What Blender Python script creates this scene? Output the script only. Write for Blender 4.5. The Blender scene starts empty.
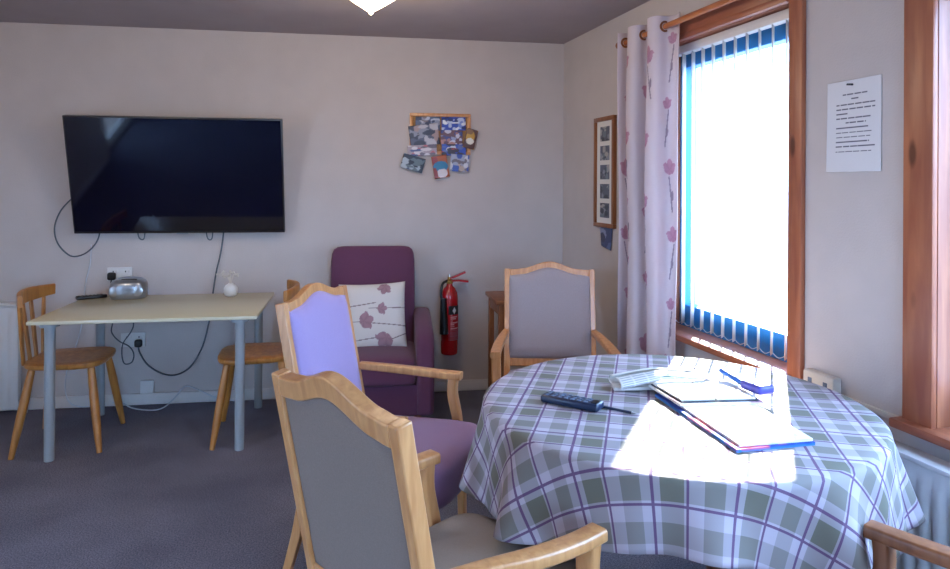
import bpy, bmesh, math, random
from math import sin, cos, pi, radians, atan2, sqrt, exp
from mathutils import Vector, Matrix

random.seed(7)
SC = bpy.context.scene
COL = SC.collection

# ------------------------------------------------------------------ camera
cd = bpy.data.cameras.new('camera')
cam = bpy.data.objects.new('camera', cd)
COL.objects.link(cam)
cd.sensor_width = 36.0
cd.lens = 680.0 / 950.0 * 36.0
cd.shift_y = (184.0 - 284.5) / 950.0
cd.clip_start = 0.05
cam.location = (0, 0, 1.414)
cam.matrix_world = (Matrix.Translation((0, 0, 1.414)) @ Matrix.Rotation(-0.160, 4, 'Z')
                    @ Matrix.Rotation(pi / 2, 4, 'X') @ Matrix.Rotation(0.005, 4, 'Z'))
SC.camera = cam

# ------------------------------------------------------------------ sky, sun, exposure
world = bpy.data.worlds.new('sky')
SC.world = world
world.use_nodes = True
bg = world.node_tree.nodes['Background']
bg.inputs['Strength'].default_value = 1.0
_wt = world.node_tree
_tc = _wt.nodes.new('ShaderNodeTexCoord')
_sp = _wt.nodes.new('ShaderNodeSeparateXYZ')
_rp = _wt.nodes.new('ShaderNodeValToRGB')
_mr = _wt.nodes.new('ShaderNodeMapRange')
_mr.inputs['From Min'].default_value = -1.0
_wt.links.new(_tc.outputs['Generated'], _sp.inputs['Vector'])
_wt.links.new(_sp.outputs['Z'], _mr.inputs['Value'])
_wt.links.new(_mr.outputs['Result'], _rp.inputs['Fac'])
_e = _rp.color_ramp.elements
_e[0].position, _e[0].color = 0.47, (3.0, 3.8, 5.4, 1)      # sunlit ground
_e[1].position, _e[1].color = 0.53, (7.5, 12.0, 20.0, 1)     # clear sky
_wt.links.new(_rp.outputs['Color'], bg.inputs['Color'])

SUN_EL = radians(30)
sd = bpy.data.lights.new('sun', 'SUN')
sd.energy = 40.0
sd.color = (1.0, 0.95, 0.86)
sd.angle = radians(0.6)
sun = bpy.data.objects.new('sun', sd)
COL.objects.link(sun)
travel = Vector((-0.54 * cos(SUN_EL), -0.842 * cos(SUN_EL), -sin(SUN_EL)))
sun.rotation_euler = travel.to_track_quat('-Z', 'Y').to_euler()
sun.location = (4, 5, 5)

SC.view_settings.view_transform = 'Standard'
SC.view_settings.look = 'None'
SC.view_settings.exposure = 0.26
SC.view_settings.gamma = 1.0
SC.view_settings.use_curve_mapping = False
SC.cycles.max_bounces = 10
SC.cycles.diffuse_bounces = 6
SC.cycles.transparent_max_bounces = 16
SC.cycles.sample_clamp_indirect = 6.0
SC.cycles.use_denoising = True


# ------------------------------------------------------------------ materials
def lin(c):
    return c / 12.92 if c <= 0.04045 else ((c + 0.055) / 1.055) ** 2.4


def hx(s):
    s = s.lstrip('#')
    return tuple(lin(int(s[i:i + 2], 16) / 255) for i in (0, 2, 4))


def new_mat(name):
    m = bpy.data.materials.new(name)
    m.use_nodes = True
    return m, m.node_tree, m.node_tree.nodes['Principled BSDF']


def simple(name, col, rough=0.6, metal=0.0, var=0.0, vscale=20, bump=0.0, bscale=200, spec=0.5, coat=0.0, sheen=0.0):
    m, t, b = new_mat(name)
    c = hx(col) if isinstance(col, str) else col
    b.inputs['Base Color'].default_value = (*c, 1)
    b.inputs['Roughness'].default_value = rough
    b.inputs['Metallic'].default_value = metal
    b.inputs['Specular IOR Level'].default_value = spec
    b.inputs['Coat Weight'].default_value = coat
    b.inputs['Sheen Weight'].default_value = sheen
    if var or bump:
        tc = t.nodes.new('ShaderNodeTexCoord')
    if var:
        n = t.nodes.new('ShaderNodeTexNoise')
        n.inputs['Scale'].default_value = vscale
        n.inputs['Detail'].default_value = 6
        t.links.new(tc.outputs['Object'], n.inputs['Vector'])
        r = t.nodes.new('ShaderNodeValToRGB')
        r.color_ramp.elements[0].position = 0.3
        r.color_ramp.elements[1].position = 0.7
        r.color_ramp.elements[0].color = (*[x * (1 - var) for x in c], 1)
        r.color_ramp.elements[1].color = (*[min(1, x * (1 + var)) for x in c], 1)
        t.links.new(n.outputs['Fac'], r.inputs['Fac'])
        t.links.new(r.outputs['Color'], b.inputs['Base Color'])
    if bump:
        n2 = t.nodes.new('ShaderNodeTexNoise')
        n2.inputs['Scale'].default_value = bscale
        n2.inputs['Detail'].default_value = 4
        t.links.new(tc.outputs['Object'], n2.inputs['Vector'])
        bp = t.nodes.new('ShaderNodeBump')
        bp.inputs['Strength'].default_value = bump
        bp.inputs['Distance'].default_value = 0.004
        t.links.new(n2.outputs['Fac'], bp.inputs['Height'])
        t.links.new(bp.outputs['Normal'], b.inputs['Normal'])
    return m


def wood(name, c1, c2, rough=0.4, scale=(14, 14, 1.2), knots=False):
    m, t, b = new_mat(name)
    tc = t.nodes.new('ShaderNodeTexCoord')
    mp = t.nodes.new('ShaderNodeMapping')
    mp.inputs['Scale'].default_value = scale
    n = t.nodes.new('ShaderNodeTexNoise')
    n.inputs['Scale'].default_value = 3.0
    n.inputs['Detail'].default_value = 8
    n.inputs['Distortion'].default_value = 0.6
    r = t.nodes.new('ShaderNodeValToRGB')
    r.color_ramp.elements[0].position = 0.32
    r.color_ramp.elements[1].position = 0.68
    r.color_ramp.elements[0].color = (*hx(c1), 1)
    r.color_ramp.elements[1].color = (*hx(c2), 1)
    t.links.new(tc.outputs['Object'], mp.inputs['Vector'])
    t.links.new(mp.outputs['Vector'], n.inputs['Vector'])
    t.links.new(n.outputs['Fac'], r.inputs['Fac'])
    out = r.outputs['Color']
    if knots:
        v = t.nodes.new('ShaderNodeTexVoronoi')
        mp2 = t.nodes.new('ShaderNodeMapping')
        mp2.inputs['Scale'].default_value = (9, 9, 3.2)
        t.links.new(tc.outputs['Object'], mp2.inputs['Vector'])
        t.links.new(mp2.outputs['Vector'], v.inputs['Vector'])
        v.inputs['Scale'].default_value = 1.0
        rr = t.nodes.new('ShaderNodeValToRGB')
        rr.color_ramp.elements[0].position = 0.08
        rr.color_ramp.elements[1].position = 0.16
        rr.color_ramp.elements[0].color = (0.35, 0.3, 0.3, 1)
        rr.color_ramp.elements[1].color = (1, 1, 1, 1)
        t.links.new(v.outputs['Distance'], rr.inputs['Fac'])
        mx = t.nodes.new('ShaderNodeMixRGB')
        mx.blend_type = 'MULTIPLY'
        mx.inputs['Fac'].default_value = 1
        t.links.new(out, mx.inputs['Color1'])
        t.links.new(rr.outputs['Color'], mx.inputs['Color2'])
        out = mx.outputs['Color']
    t.links.new(out, b.inputs['Base Color'])
    b.inputs['Roughness'].default_value = rough
    return m


def attr_mat(name, rough=0.8, spec=0.3, bump=0.0, bscale=600):
    """colours come from the object's own printed pattern (attribute 'pattern')"""
    m, t, b = new_mat(name)
    a = t.nodes.new('ShaderNodeAttribute')
    a.attribute_name = 'pattern'
    t.links.new(a.outputs['Color'], b.inputs['Base Color'])
    b.inputs['Roughness'].default_value = rough
    b.inputs['Specular IOR Level'].default_value = spec
    if bump:
        tc = t.nodes.new('ShaderNodeTexCoord')
        n2 = t.nodes.new('ShaderNodeTexNoise')
        n2.inputs['Scale'].default_value = bscale
        t.links.new(tc.outputs['Object'], n2.inputs['Vector'])
        bp = t.nodes.new('ShaderNodeBump')
        bp.inputs['Strength'].default_value = bump
        bp.inputs['Distance'].default_value = 0.003
        t.links.new(n2.outputs['Fac'], bp.inputs['Height'])
        t.links.new(bp.outputs['Normal'], b.inputs['Normal'])
    return m


def emit(name, col, strength):
    m, t, b = new_mat(name)
    b.inputs['Base Color'].default_value = (*hx(col), 1)
    b.inputs['Emission Color'].default_value = (*hx(col), 1)
    b.inputs['Emission Strength'].default_value = strength
    return m


def glass_mat(name):
    m = bpy.data.materials.new(name)
    m.use_nodes = True
    t = m.node_tree
    for n in list(t.nodes):
        t.nodes.remove(n)
    o = t.nodes.new('ShaderNodeOutputMaterial')
    tr = t.nodes.new('ShaderNodeBsdfTransparent')
    tr.inputs['Color'].default_value = (0.96, 0.98, 0.98, 1)
    gl = t.nodes.new('ShaderNodeBsdfGlossy')
    gl.inputs['Roughness'].default_value = 0.02
    lw = t.nodes.new('ShaderNodeLayerWeight')
    pw = t.nodes.new('ShaderNodeMath')
    pw.operation = 'POWER'
    pw.inputs[1].default_value = 4.0
    t.links.new(lw.outputs['Facing'], pw.inputs[0])
    fr = t.nodes.new('ShaderNodeMath')
    fr.operation = 'MULTIPLY_ADD'
    fr.inputs[1].default_value = 0.5
    fr.inputs[2].default_value = 0.04
    t.links.new(pw.outputs[0], fr.inputs[0])
    mx = t.nodes.new('ShaderNodeMixShader')
    t.links.new(fr.outputs[0], mx.inputs['Fac'])
    t.links.new(tr.outputs['BSDF'], mx.inputs[1])
    t.links.new(gl.outputs['BSDF'], mx.inputs[2])
    t.links.new(mx.outputs['Shader'], o.inputs['Surface'])
    return m


def carpet_mat():
    m, t, b = new_mat('carpet')
    tc = t.nodes.new('ShaderNodeTexCoord')
    n = t.nodes.new('ShaderNodeTexNoise')
    n.inputs['Scale'].default_value = 170
    n.inputs['Detail'].default_value = 5
    n.inputs['Roughness'].default_value = 0.75
    n2 = t.nodes.new('ShaderNodeTexNoise')
    n2.inputs['Scale'].default_value = 2.2
    n2.inputs['Detail'].default_value = 4
    r = t.nodes.new('ShaderNodeValToRGB')
    r.color_ramp.elements[0].position = 0.36
    r.color_ramp.elements[1].position = 0.66
    r.color_ramp.elements[0].color = (*hx('#4a4b58'), 1)
    r.color_ramp.elements[1].color = (*hx('#93929f'), 1)
    r2 = t.nodes.new('ShaderNodeValToRGB')
    r2.color_ramp.elements[0].position = 0.35
    r2.color_ramp.elements[1].position = 0.65
    r2.color_ramp.elements[0].color = (0.80, 0.80, 0.82, 1)
    r2.color_ramp.elements[1].color = (1.1, 1.08, 1.08, 1)
    mx = t.nodes.new('ShaderNodeMixRGB')
    mx.blend_type = 'MULTIPLY'
    mx.inputs['Fac'].default_value = 1
    t.links.new(tc.outputs['Object'], n.inputs['Vector'])
    t.links.new(tc.outputs['Object'], n2.inputs['Vector'])
    t.links.new(n.outputs['Fac'], r.inputs['Fac'])
    t.links.new(n2.outputs['Fac'], r2.inputs['Fac'])
    t.links.new(r.outputs['Color'], mx.inputs['Color1'])
    t.links.new(r2.outputs['Color'], mx.inputs['Color2'])
    t.links.new(mx.outputs['Color'], b.inputs['Base Color'])
    b.inputs['Roughness'].default_value = 1.0
    b.inputs['Specular IOR Level'].default_value = 0.05
    bp = t.nodes.new('ShaderNodeBump')
    bp.inputs['Strength'].default_value = 0.8
    bp.inputs['Distance'].default_value = 0.008
    t.links.new(n.outputs['Fac'], bp.inputs['Height'])
    t.links.new(bp.outputs['Normal'], b.inputs['Normal'])
    return m


def plaid_mat():
    m, t, b = new_mat('plaid_cloth')
    L = t.links.new
    uv = t.nodes.new('ShaderNodeUVMap')
    uv.uv_map = 'UVMap'
    sep = t.nodes.new('ShaderNodeSeparateXYZ')
    L(uv.outputs['UV'], sep.inputs['Vector'])

    def math_node(op, a, bb=None):
        n = t.nodes.new('ShaderNodeMath')
        n.operation = op
        for i, x in enumerate((a, bb)):
            if x is None:
                continue
            if isinstance(x, (int, float)):
                n.inputs[i].default_value = x
            else:
                L(x, n.inputs[i])
        return n.outputs[0]

    P = 0.19

    def ramp(src, stops):
        r = t.nodes.new('ShaderNodeValToRGB')
        r.color_ramp.interpolation = 'CONSTANT'
        el = r.color_ramp.elements
        el[0].position = 0
        el[0].color = (stops[0][1],) * 3 + (1,)
        el[1].position = stops[1][0]
        el[1].color = (stops[1][1],) * 3 + (1,)
        for p, v in stops[2:]:
            e = el.new(p)
            e.color = (v, v, v, 1)
        L(src, r.inputs['Fac'])
        return r.outputs['Color']

    bands, lines = [], []
    for k in ('X', 'Y'):
        f = math_node('FRACT', math_node('ADD', math_node('DIVIDE', sep.outputs[k], P), 10.37 if k == 'X' else 10.12))
        # olive bands and thin plum lines
        bands.append(ramp(f, [(0, 0), (0.10, 1), (0.38, 0), (0.62, 0.75), (0.86, 0)]))
        lines.append(ramp(f, [(0, 0), (0.040, 1), (0.074, 0), (0.460, 1), (0.50, 0)]))
    s = math_node('MULTIPLY', math_node('ADD', bands[0], bands[1]), 0.5)
    mx = t.nodes.new('ShaderNodeMixRGB')
    L(s, mx.inputs['Fac'])
    mx.inputs['Color1'].default_value = (*hx('#b8aeb8'), 1)
    mx.inputs['Color2'].default_value = (*hx('#6e6c60'), 1)
    l = math_node('MULTIPLY', math_node('MAXIMUM', lines[0], lines[1]), 0.85)
    mx2 = t.nodes.new('ShaderNodeMixRGB')
    L(l, mx2.inputs['Fac'])
    L(mx.outputs['Color'], mx2.inputs['Color1'])
    mx2.inputs['Color2'].default_value = (*hx('#5c3862'), 1)
    L(mx2.outputs['Color'], b.inputs['Base Color'])
    b.inputs['Roughness'].default_value = 0.75
    b.inputs['Specular IOR Level'].default_value = 0.25
    return m


M_WALL = simple('wall_paint', '#c6bdb8', 0.9, var=0.03, vscale=6, bump=0.25, bscale=140, spec=0.2)
M_CEIL = simple('ceiling_paint', '#aaa0a2', 0.95, var=0.03, vscale=5, bump=0.3, bscale=90, spec=0.1)
M_SKIRT = simple('skirting_paint', '#d4cfca', 0.55, var=0.02)
M_CARPET = carpet_mat()
M_PINE = wood('stained_pine', '#93533c', '#b06e4c', 0.38, (10, 10, 1.0), knots=True)
M_PINE_H = wood('stained_pine_board', '#8e4f3a', '#aa6849', 0.38, (1.0, 10, 10))
M_BEECH = wood('beech_wood', '#bb7d48', '#d49a62', 0.28, (16, 16, 2.0))
M_BEECH.node_tree.nodes['Principled BSDF'].inputs['Coat Weight'].default_value = 0.35
M_BEECH.node_tree.nodes['Principled BSDF'].inputs['Coat Roughness'].default_value = 0.3
M_POLE = wood('orange_wood', '#a45c34', '#bd7848', 0.35, (2, 14, 14))
M_HONEY = wood('honey_wood', '#a0662c', '#c08440', 0.35, (12, 12, 2.0))
M_DARKWOOD = wood('dark_wood', '#4a2c1e', '#63402c', 0.4)
M_BROWN = wood('brown_wood', '#7d4c2e', '#97603a', 0.4)
M_FRAME_UPVC = simple('window_frame_shade_blue', '#2474ac', 0.4)  # blue tint of the shaded frame is put into its base colour
M_GLASS = glass_mat('window_glass')
M_WHITE = simple('white_plastic', '#dcdad6', 0.4, var=0.02)
M_CREAM = simple('cream_plastic', '#cfc6b8', 0.45)
M_RAD = simple('radiator_enamel', '#d9d9d8', 0.35)
M_BLACK = simple('black_plastic', '#0d0d10', 0.35)
M_SCREEN = simple('black_screen', '#020318', 0.06, spec=0.45)
M_BEZEL = simple('dark_bezel', '#1b1b20', 0.3)
M_SILVER = simple('silver_plastic', '#9fa3a8', 0.28, metal=0.75)
M_STEEL = simple('steel', '#b5b5b5', 0.3, metal=1.0)
M_MELAMINE = simple('pale_melamine', '#d3cdae', 0.22, var=0.02, vscale=3)
M_LEGBLUE = simple('grey_blue_metal', '#969c9e', 0.4)
M_RED = simple('red_enamel', '#a30d16', 0.25, coat=0.4)
M_DARKGREY = simple('dark_grey_cable', '#50585f', 0.5)
M_WCABLE = simple('white_cable', '#c9cdd2', 0.5)
M_PAPER = attr_mat('printed_paper', 0.7)
M_PHOTO = attr_mat('photo_print', 0.35, 0.4)
M_PRINT = attr_mat('printed_fabric', 0.9, 0.15, bump=0.25)
M_CURTAIN = attr_mat('curtain_fabric', 0.9, 0.15, bump=0.2)
_t = M_CURTAIN.node_tree
_tl = _t.nodes.new('ShaderNodeBsdfTranslucent')
_at = [n for n in _t.nodes if n.bl_idname == 'ShaderNodeAttribute'][0]
_t.links.new(_at.outputs['Color'], _tl.inputs['Color'])
_mx = _t.nodes.new('ShaderNodeMixShader')
_mx.inputs['Fac'].default_value = 0.35
_t.links.new(_t.nodes['Principled BSDF'].outputs['BSDF'], _mx.inputs[1])
_t.links.new(_tl.outputs['BSDF'], _mx.inputs[2])
_t.links.new(_mx.outputs['Shader'], _t.nodes['Material Output'].inputs['Surface'])
M_PLAID = plaid_mat()
M_LILAC = simple('lilac_fabric', '#a48eb8', 0.9, var=0.05, vscale=300, bump=0.4, bscale=500, sheen=0.2)
M_PLUMSEAT = simple('plum_seat_fabric', '#8a6482', 0.85, var=0.05, vscale=300, bump=0.4, bscale=500, sheen=0.2)
M_GREYFAB = simple('grey_fabric', '#a09698', 0.9, var=0.06, vscale=300, bump=0.4, bscale=500, sheen=0.1)
M_BACKCLOTH = simple('outside_back_fabric', '#7f6c60', 0.9, var=0.08, vscale=300, bump=0.4, bscale=500)
M_TAUPE = simple('taupe_seat_fabric', '#9c9084', 0.9, var=0.06, vscale=300, bump=0.4, bscale=500)
M_PLUM = simple('plum_fabric', '#61344e', 0.9, var=0.10, vscale=260, bump=0.5, bscale=420, sheen=0.15)
M_SLAT = simple('white_blind_fabric', '#e6e6e4', 0.8)
_t = M_SLAT.node_tree
_b = _t.nodes['Principled BSDF']
_tl = _t.nodes.new('ShaderNodeBsdfTranslucent')
_tl.inputs['Color'].default_value = (0.85, 0.85, 0.84, 1)
_mx = _t.nodes.new('ShaderNodeMixShader')
_mx.inputs['Fac'].default_value = 0.4
_t.links.new(_b.outputs['BSDF'], _mx.inputs[1])
_t.links.new(_tl.outputs['BSDF'], _mx.inputs[2])
_t.links.new(_mx.outputs['Shader'], _t.nodes['Material Output'].inputs['Surface'])
M_LAMP = emit('lit_lamp_glass', '#fff2dc', 5.0)
M_BRASS = simple('brass', '#b08a45', 0.3, metal=1.0)
M_NAVY = simple('navy_plastic', '#15233c', 0.35)
M_BUTTON = simple('grey_button', '#5d6b80', 0.5)
M_PURPLE = simple('purple_leatherette', '#3d3fa0', 0.4)
M_BLUE = simple('blue_leatherette', '#1f5fb8', 0.4)
M_PAGES = simple('page_paper', '#e3e0da', 0.8)
M_CORK = simple('cork_board', '#a07a50', 0.9, var=0.2, vscale=90)


# ------------------------------------------------------------------ mesh builder
class MB:
    def __init__(self):
        self.v, self.f, self.uv = [], [], None

    def add(self, verts, faces, mat=None):
        o = len(self.v)
        for p in verts:
            p = Vector(p)
            if mat is not None:
                p = mat @ p
            self.v.append(tuple(p))
        for f in faces:
            self.f.append([i + o for i in f])
        return self

    def bm(self, bm, mat=None):
        bm.verts.index_update()
        return self.add([v.co.copy() for v in bm.verts], [[v.index for v in f.verts] for f in bm.faces], mat)

    def box(self, c, s, rot=None, bev=0.0, seg=2, mat=None):
        bm = bmesh.new()
        bmesh.ops.create_cube(bm, size=1)
        for v in bm.verts:
            v.co = Vector((v.co.x * s[0], v.co.y * s[1], v.co.z * s[2]))
        if bev:
            bmesh.ops.bevel(bm, geom=list(bm.edges), offset=min(bev, min(s) * 0.49), segments=seg, profile=0.5, affect='EDGES')
        T = Matrix.Translation(c)
        if rot is not None:
            T = T @ rot
        if mat is not None:
            T = mat @ T
        self.bm(bm, T)
        bm.free()
        return self

    def sweep(self, pts, prof, up=(0, 0, 1), scales=None, closed_prof=True, cap=True):
        pts = [Vector(p) for p in pts]
        n, k = len(pts), len(prof)
        up = Vector(up)
        vs = []
        for i, p in enumerate(pts):
            t = (pts[min(i + 1, n - 1)] - pts[max(i - 1, 0)]).normalized()
            u = up - t * up.dot(t)
            if u.length < 1e-5:
                u = Vector((1, 0, 0)) - t * t.x
            u.normalize()
            s = t.cross(u)
            sc = scales[i] if scales else 1
            if not isinstance(sc, tuple):
                sc = (sc, sc)
            for a, b in prof:
                vs.append(p + s * a * sc[0] + u * b * sc[1])
        fs = []
        for i in range(n - 1):
            for j in range(k):
                j2 = (j + 1) % k
                fs.append([i * k + j, i * k + j2, (i + 1) * k + j2, (i + 1) * k + j])
        if cap:
            fs.append(list(range(k - 1, -1, -1)))
            fs.append([(n - 1) * k + j for j in range(k)])
        return self.add(vs, fs)

    def tube(self, pts, r, k=8, smooth=True, scales=None):
        pts = [Vector(p) for p in pts]
        if smooth and len(pts) > 2:
            pts = spline(pts, 6)
        prof = [(r * cos(2 * pi * j / k), r * sin(2 * pi * j / k)) for j in range(k)]
        d = pts[-1] - pts[0]
        # parallel transport
        n = len(pts)
        t0 = (pts[1] - pts[0]).normalized()
        u = Vector((0, 0, 1)) if abs(t0.z) < 0.9 else Vector((1, 0, 0))
        vs = []
        for i, p in enumerate(pts):
            t = (pts[min(i + 1, n - 1)] - pts[max(i - 1, 0)])
            t = t.normalized() if t.length > 1e-9 else t0
            u = u - t * u.dot(t)
            u.normalize()
            s = t.cross(u)
            sc = scales[i] if scales else 1
            for a, b in prof:
                vs.append(p + s * a * sc + u * b * sc)
        fs = []
        for i in range(n - 1):
            for j in range(k):
                j2 = (j + 1) % k
                fs.append([i * k + j, i * k + j2, (i + 1) * k + j2, (i + 1) * k + j])
        fs.append(list(range(k - 1, -1, -1)))
        fs.append([(n - 1) * k + j for j in range(k)])
        return self.add(vs, fs)

    def rod(self, a, b, r0, r1=None, k=14):
        r1 = r0 if r1 is None else r1
        a, b = Vector(a), Vector(b)
        t = (b - a).normalized()
        u = Vector((0, 0, 1)) if abs(t.z) < 0.9 else Vector((1, 0, 0))
        u = (u - t * u.dot(t)).normalized()
        s = t.cross(u)
        vs = []
        for p, r in ((a, r0), (b, r1)):
            for j in range(k):
                w = 2 * pi * j / k
                vs.append(p + s * r * cos(w) + u * r * sin(w))
        fs = [[j, (j + 1) % k, k + (j + 1) % k, k + j] for j in range(k)]
        fs += [list(range(k - 1, -1, -1)), [k + j for j in range(k)]]
        return self.add(vs, fs)

    def lathe(self, prof, k=28, mat=None):
        vs, fs, n = [], [], len(prof)
        for r, z in prof:
            r = max(r, 1e-4)
            for j in range(k):
                w = 2 * pi * j / k
                vs.append((r * cos(w), r * sin(w), z))
        for i in range(n - 1):
            for j in range(k):
                j2 = (j + 1) % k
                fs.append([i * k + j, i * k + j2, (i + 1) * k + j2, (i + 1) * k + j])
        fs.append(list(range(k - 1, -1, -1)))
        fs.append([(n - 1) * k + j for j in range(k)])
        return self.add(vs, fs, mat)

    def prism(self, poly, d0, d1, fn):
        """polygon (a, b) extruded from depth d0 to d1 through fn(a, b, d)"""
        n = len(poly)
        vs = [fn(a, b, d0) for a, b in poly] + [fn(a, b, d1) for a, b in poly]
        fs = [list(range(n - 1, -1, -1)), [n + i for i in range(n)]]
        fs += [[i, (i + 1) % n, n + (i + 1) % n, n + i] for i in range(n)]
        return self.add(vs, fs)

    def strip(self, outer, inner, d0, d1, fn, close=False):
        """band between two equally long outlines, given thickness"""
        n = len(outer)
        vs = []
        for d in (d0, d1):
            vs += [fn(a, b, d) for a, b in outer] + [fn(a, b, d) for a, b in inner]
        fs = []
        for i in range(n if close else n - 1):
            j = (i + 1) % n
            fs.append([i, j, n + j, n + i])
            fs.append([2 * n + i, 3 * n + i, 3 * n + j, 2 * n + j])
            fs.append([i, 2 * n + i, 2 * n + j, j])
            fs.append([n + i, n + j, 3 * n + j, 3 * n + i])
        if not close:
            fs.append([0, n, 3 * n, 2 * n])
            fs.append([n - 1, 3 * n - 1, 4 * n - 1, 2 * n + n - 1][:0] or [n - 1, 2 * n + n - 1, 4 * n - 1, 2 * n - 1])
        return self.add(vs, fs)

    def grid(self, nu, nv, fn, wrap=False):
        vs = [fn(i / nu, j / nv) for j in range(nv + 1) for i in range(nu + 1)]
        w = nu + 1
        fs = [[j * w + i, j * w + i + 1, (j + 1) * w + i + 1, (j + 1) * w + i] for j in range(nv) for i in range(nu)]
        self.uv = [(i / nu, j / nv) for j in range(nv + 1) for i in range(nu + 1)]
        return self.add(vs, fs)

    def build(self, name, mat, parent=None, loc=None, rotz=0.0, smooth=40, pattern=None, bevel=0.0, subsurf=0, solid=0.0):
        me = bpy.data.meshes.new(name)
        me.from_pydata(self.v, [], self.f)
        bm = bmesh.new()
        bm.from_mesh(me)
        bmesh.ops.recalc_face_normals(bm, faces=bm.faces)
        bm.to_mesh(me)
        bm.free()
        if smooth:
            me.shade_smooth()
            me.set_sharp_from_angle(angle=radians(smooth))
        me.materials.append(mat)
        if pattern:
            a = me.color_attributes.new('pattern', 'FLOAT_COLOR', 'POINT')
            for i in range(len(me.vertices)):
                q = self.uv[i] if (self.uv and i < len(self.uv)) else None
                a.data[i].color = (*pattern(q, self.v[i]), 1)
        o = bpy.data.objects.new(name, me)
        COL.objects.link(o)
        if parent is not None:
            o.parent = parent
        if loc is not None:
            o.location = loc
        o.rotation_euler = (0, 0, rotz)
        if bevel:
            b = o.modifiers.new('bevel', 'BEVEL')
            b.width = bevel
            b.segments = 3
            b.limit_method = 'ANGLE'
            b.angle_limit = radians(35)
            b.harden_normals = False
        if subsurf:
            s = o.modifiers.new('subsurf', 'SUBSURF')
            s.levels = s.render_levels = subsurf
        if solid:
            s = o.modifiers.new('solid', 'SOLIDIFY')
            s.thickness = solid
            s.offset = 0
        return o


def spline(p, k):
    out = []
    n = len(p)
    for i in range(n - 1):
        p0, p1, p2, p3 = p[max(i - 1, 0)], p[i], p[i + 1], p[min(i + 2, n - 1)]
        for j in range(k):
            t = j / k
            out.append(0.5 * ((2 * p1) + (p2 - p0) * t + (2 * p0 - 5 * p1 + 4 * p2 - p3) * t * t + (3 * p1 - p0 - 3 * p2 + p3) * t ** 3))
    out.append(p[-1])
    return out


def rect(a, b):
    return [(-a / 2, -b / 2), (a / 2, -b / 2), (a / 2, b / 2), (-a / 2, b / 2)]


def rrect(a, b, r, k=3):
    o = []
    for cx, cy, w0 in ((a / 2 - r, b / 2 - r, 0), (-a / 2 + r, b / 2 - r, pi / 2), (-a / 2 + r, -b / 2 + r, pi), (a / 2 - r, -b / 2 + r, 1.5 * pi)):
        for i in range(k + 1):
            w = w0 + pi / 2 * i / k
            o.append((cx + r * cos(w), cy + r * sin(w)))
    return o


def tag(o, label, cat, group=None):
    o['label'] = label
    o['category'] = cat
    if group:
        o['group'] = group
    return o


def thing(name, label, cat, loc=(0, 0, 0), rotz=0.0, group=None):
    o = bpy.data.objects.new(name, None)
    o.empty_display_size = 0.1
    COL.objects.link(o)
    o.location = loc
    o.rotation_euler = (0, 0, rotz)
    return tag(o, label, cat, group)


def struct(o):
    o['kind'] = 'structure'
    return o


def copy_tree(o, parent=None):
    c = o.copy()
    COL.objects.link(c)
    c.parent = parent
    for ch in list(o.children):
        copy_tree(ch, c)
    return c


# the window wall leaves the far corner at a slight angle: s runs along it towards
# the viewer, o into the room
YB, XC = 4.615, 1.371
_l = sqrt(0.109 ** 2 + 1)
WT = Vector((0.109 / _l, -1 / _l, 0))
WN = Vector((-1 / _l, -0.109 / _l, 0))
WROT = atan2(WT.y, WT.x)


def WP(s, o, z):
    p = Vector((XC, YB, 0)) + WT * s + WN * o
    p.z = z
    return p


def wl(s, o, z):            # local coordinates of something standing on the wall frame
    return (s, -o, z)


W0 = (XC, YB, 0)

# ------------------------------------------------------------------ room shell
H = 2.40
XL, YR = -2.75, -1.70
PLAN = [(XL - 0.15, YR - 0.15), (2.22, YR - 0.15), (1.371 + 0.06, YB + 0.15), (XL - 0.15, YB + 0.15)]
struct(MB().prism(PLAN, -0.1, 0.0, lambda a, b, d: Vector((a, b, d))).build('floor', M_CARPET, smooth=0))
struct(MB().prism(PLAN, H, H + 0.1, lambda a, b, d: Vector((a, b, d))).build('ceiling', M_CEIL, smooth=0))
struct(MB().box((-0.55, YB + 0.10, H / 2), (4.6, 0.20, H)).build('wall_back', M_WALL, smooth=0))
# window wall with its two openings
WA = (1.30, 2.262)
WB = (2.845, 4.40)
Z0, Z1 = 0.69, 2.128
SE = 6.45
w = MB()


def wbox(mb, s0, s1, o0, o1, z0, z1, bev=0):
    mb.box(((s0 + s1) / 2, -(o0 + o1) / 2, (z0 + z1) / 2), (abs(s1 - s0), abs(o1 - o0), abs(z1 - z0)), bev=bev)
    return mb


wbox(w, -0.2, WA[0], -0.24, 0, 0, H)
wbox(w, WA[1], WB[0], -0.24, 0, 0, H)
wbox(w, WB[1], SE, -0.24, 0, 0, H)
for a, b in (WA, WB):
    wbox(w, a, b, -0.24, 0, 0, Z0)
    wbox(w, a, b, -0.24, 0, Z1, H)
struct(w.build('wall_right', M_WALL, loc=W0, rotz=WROT, smooth=0))
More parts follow.
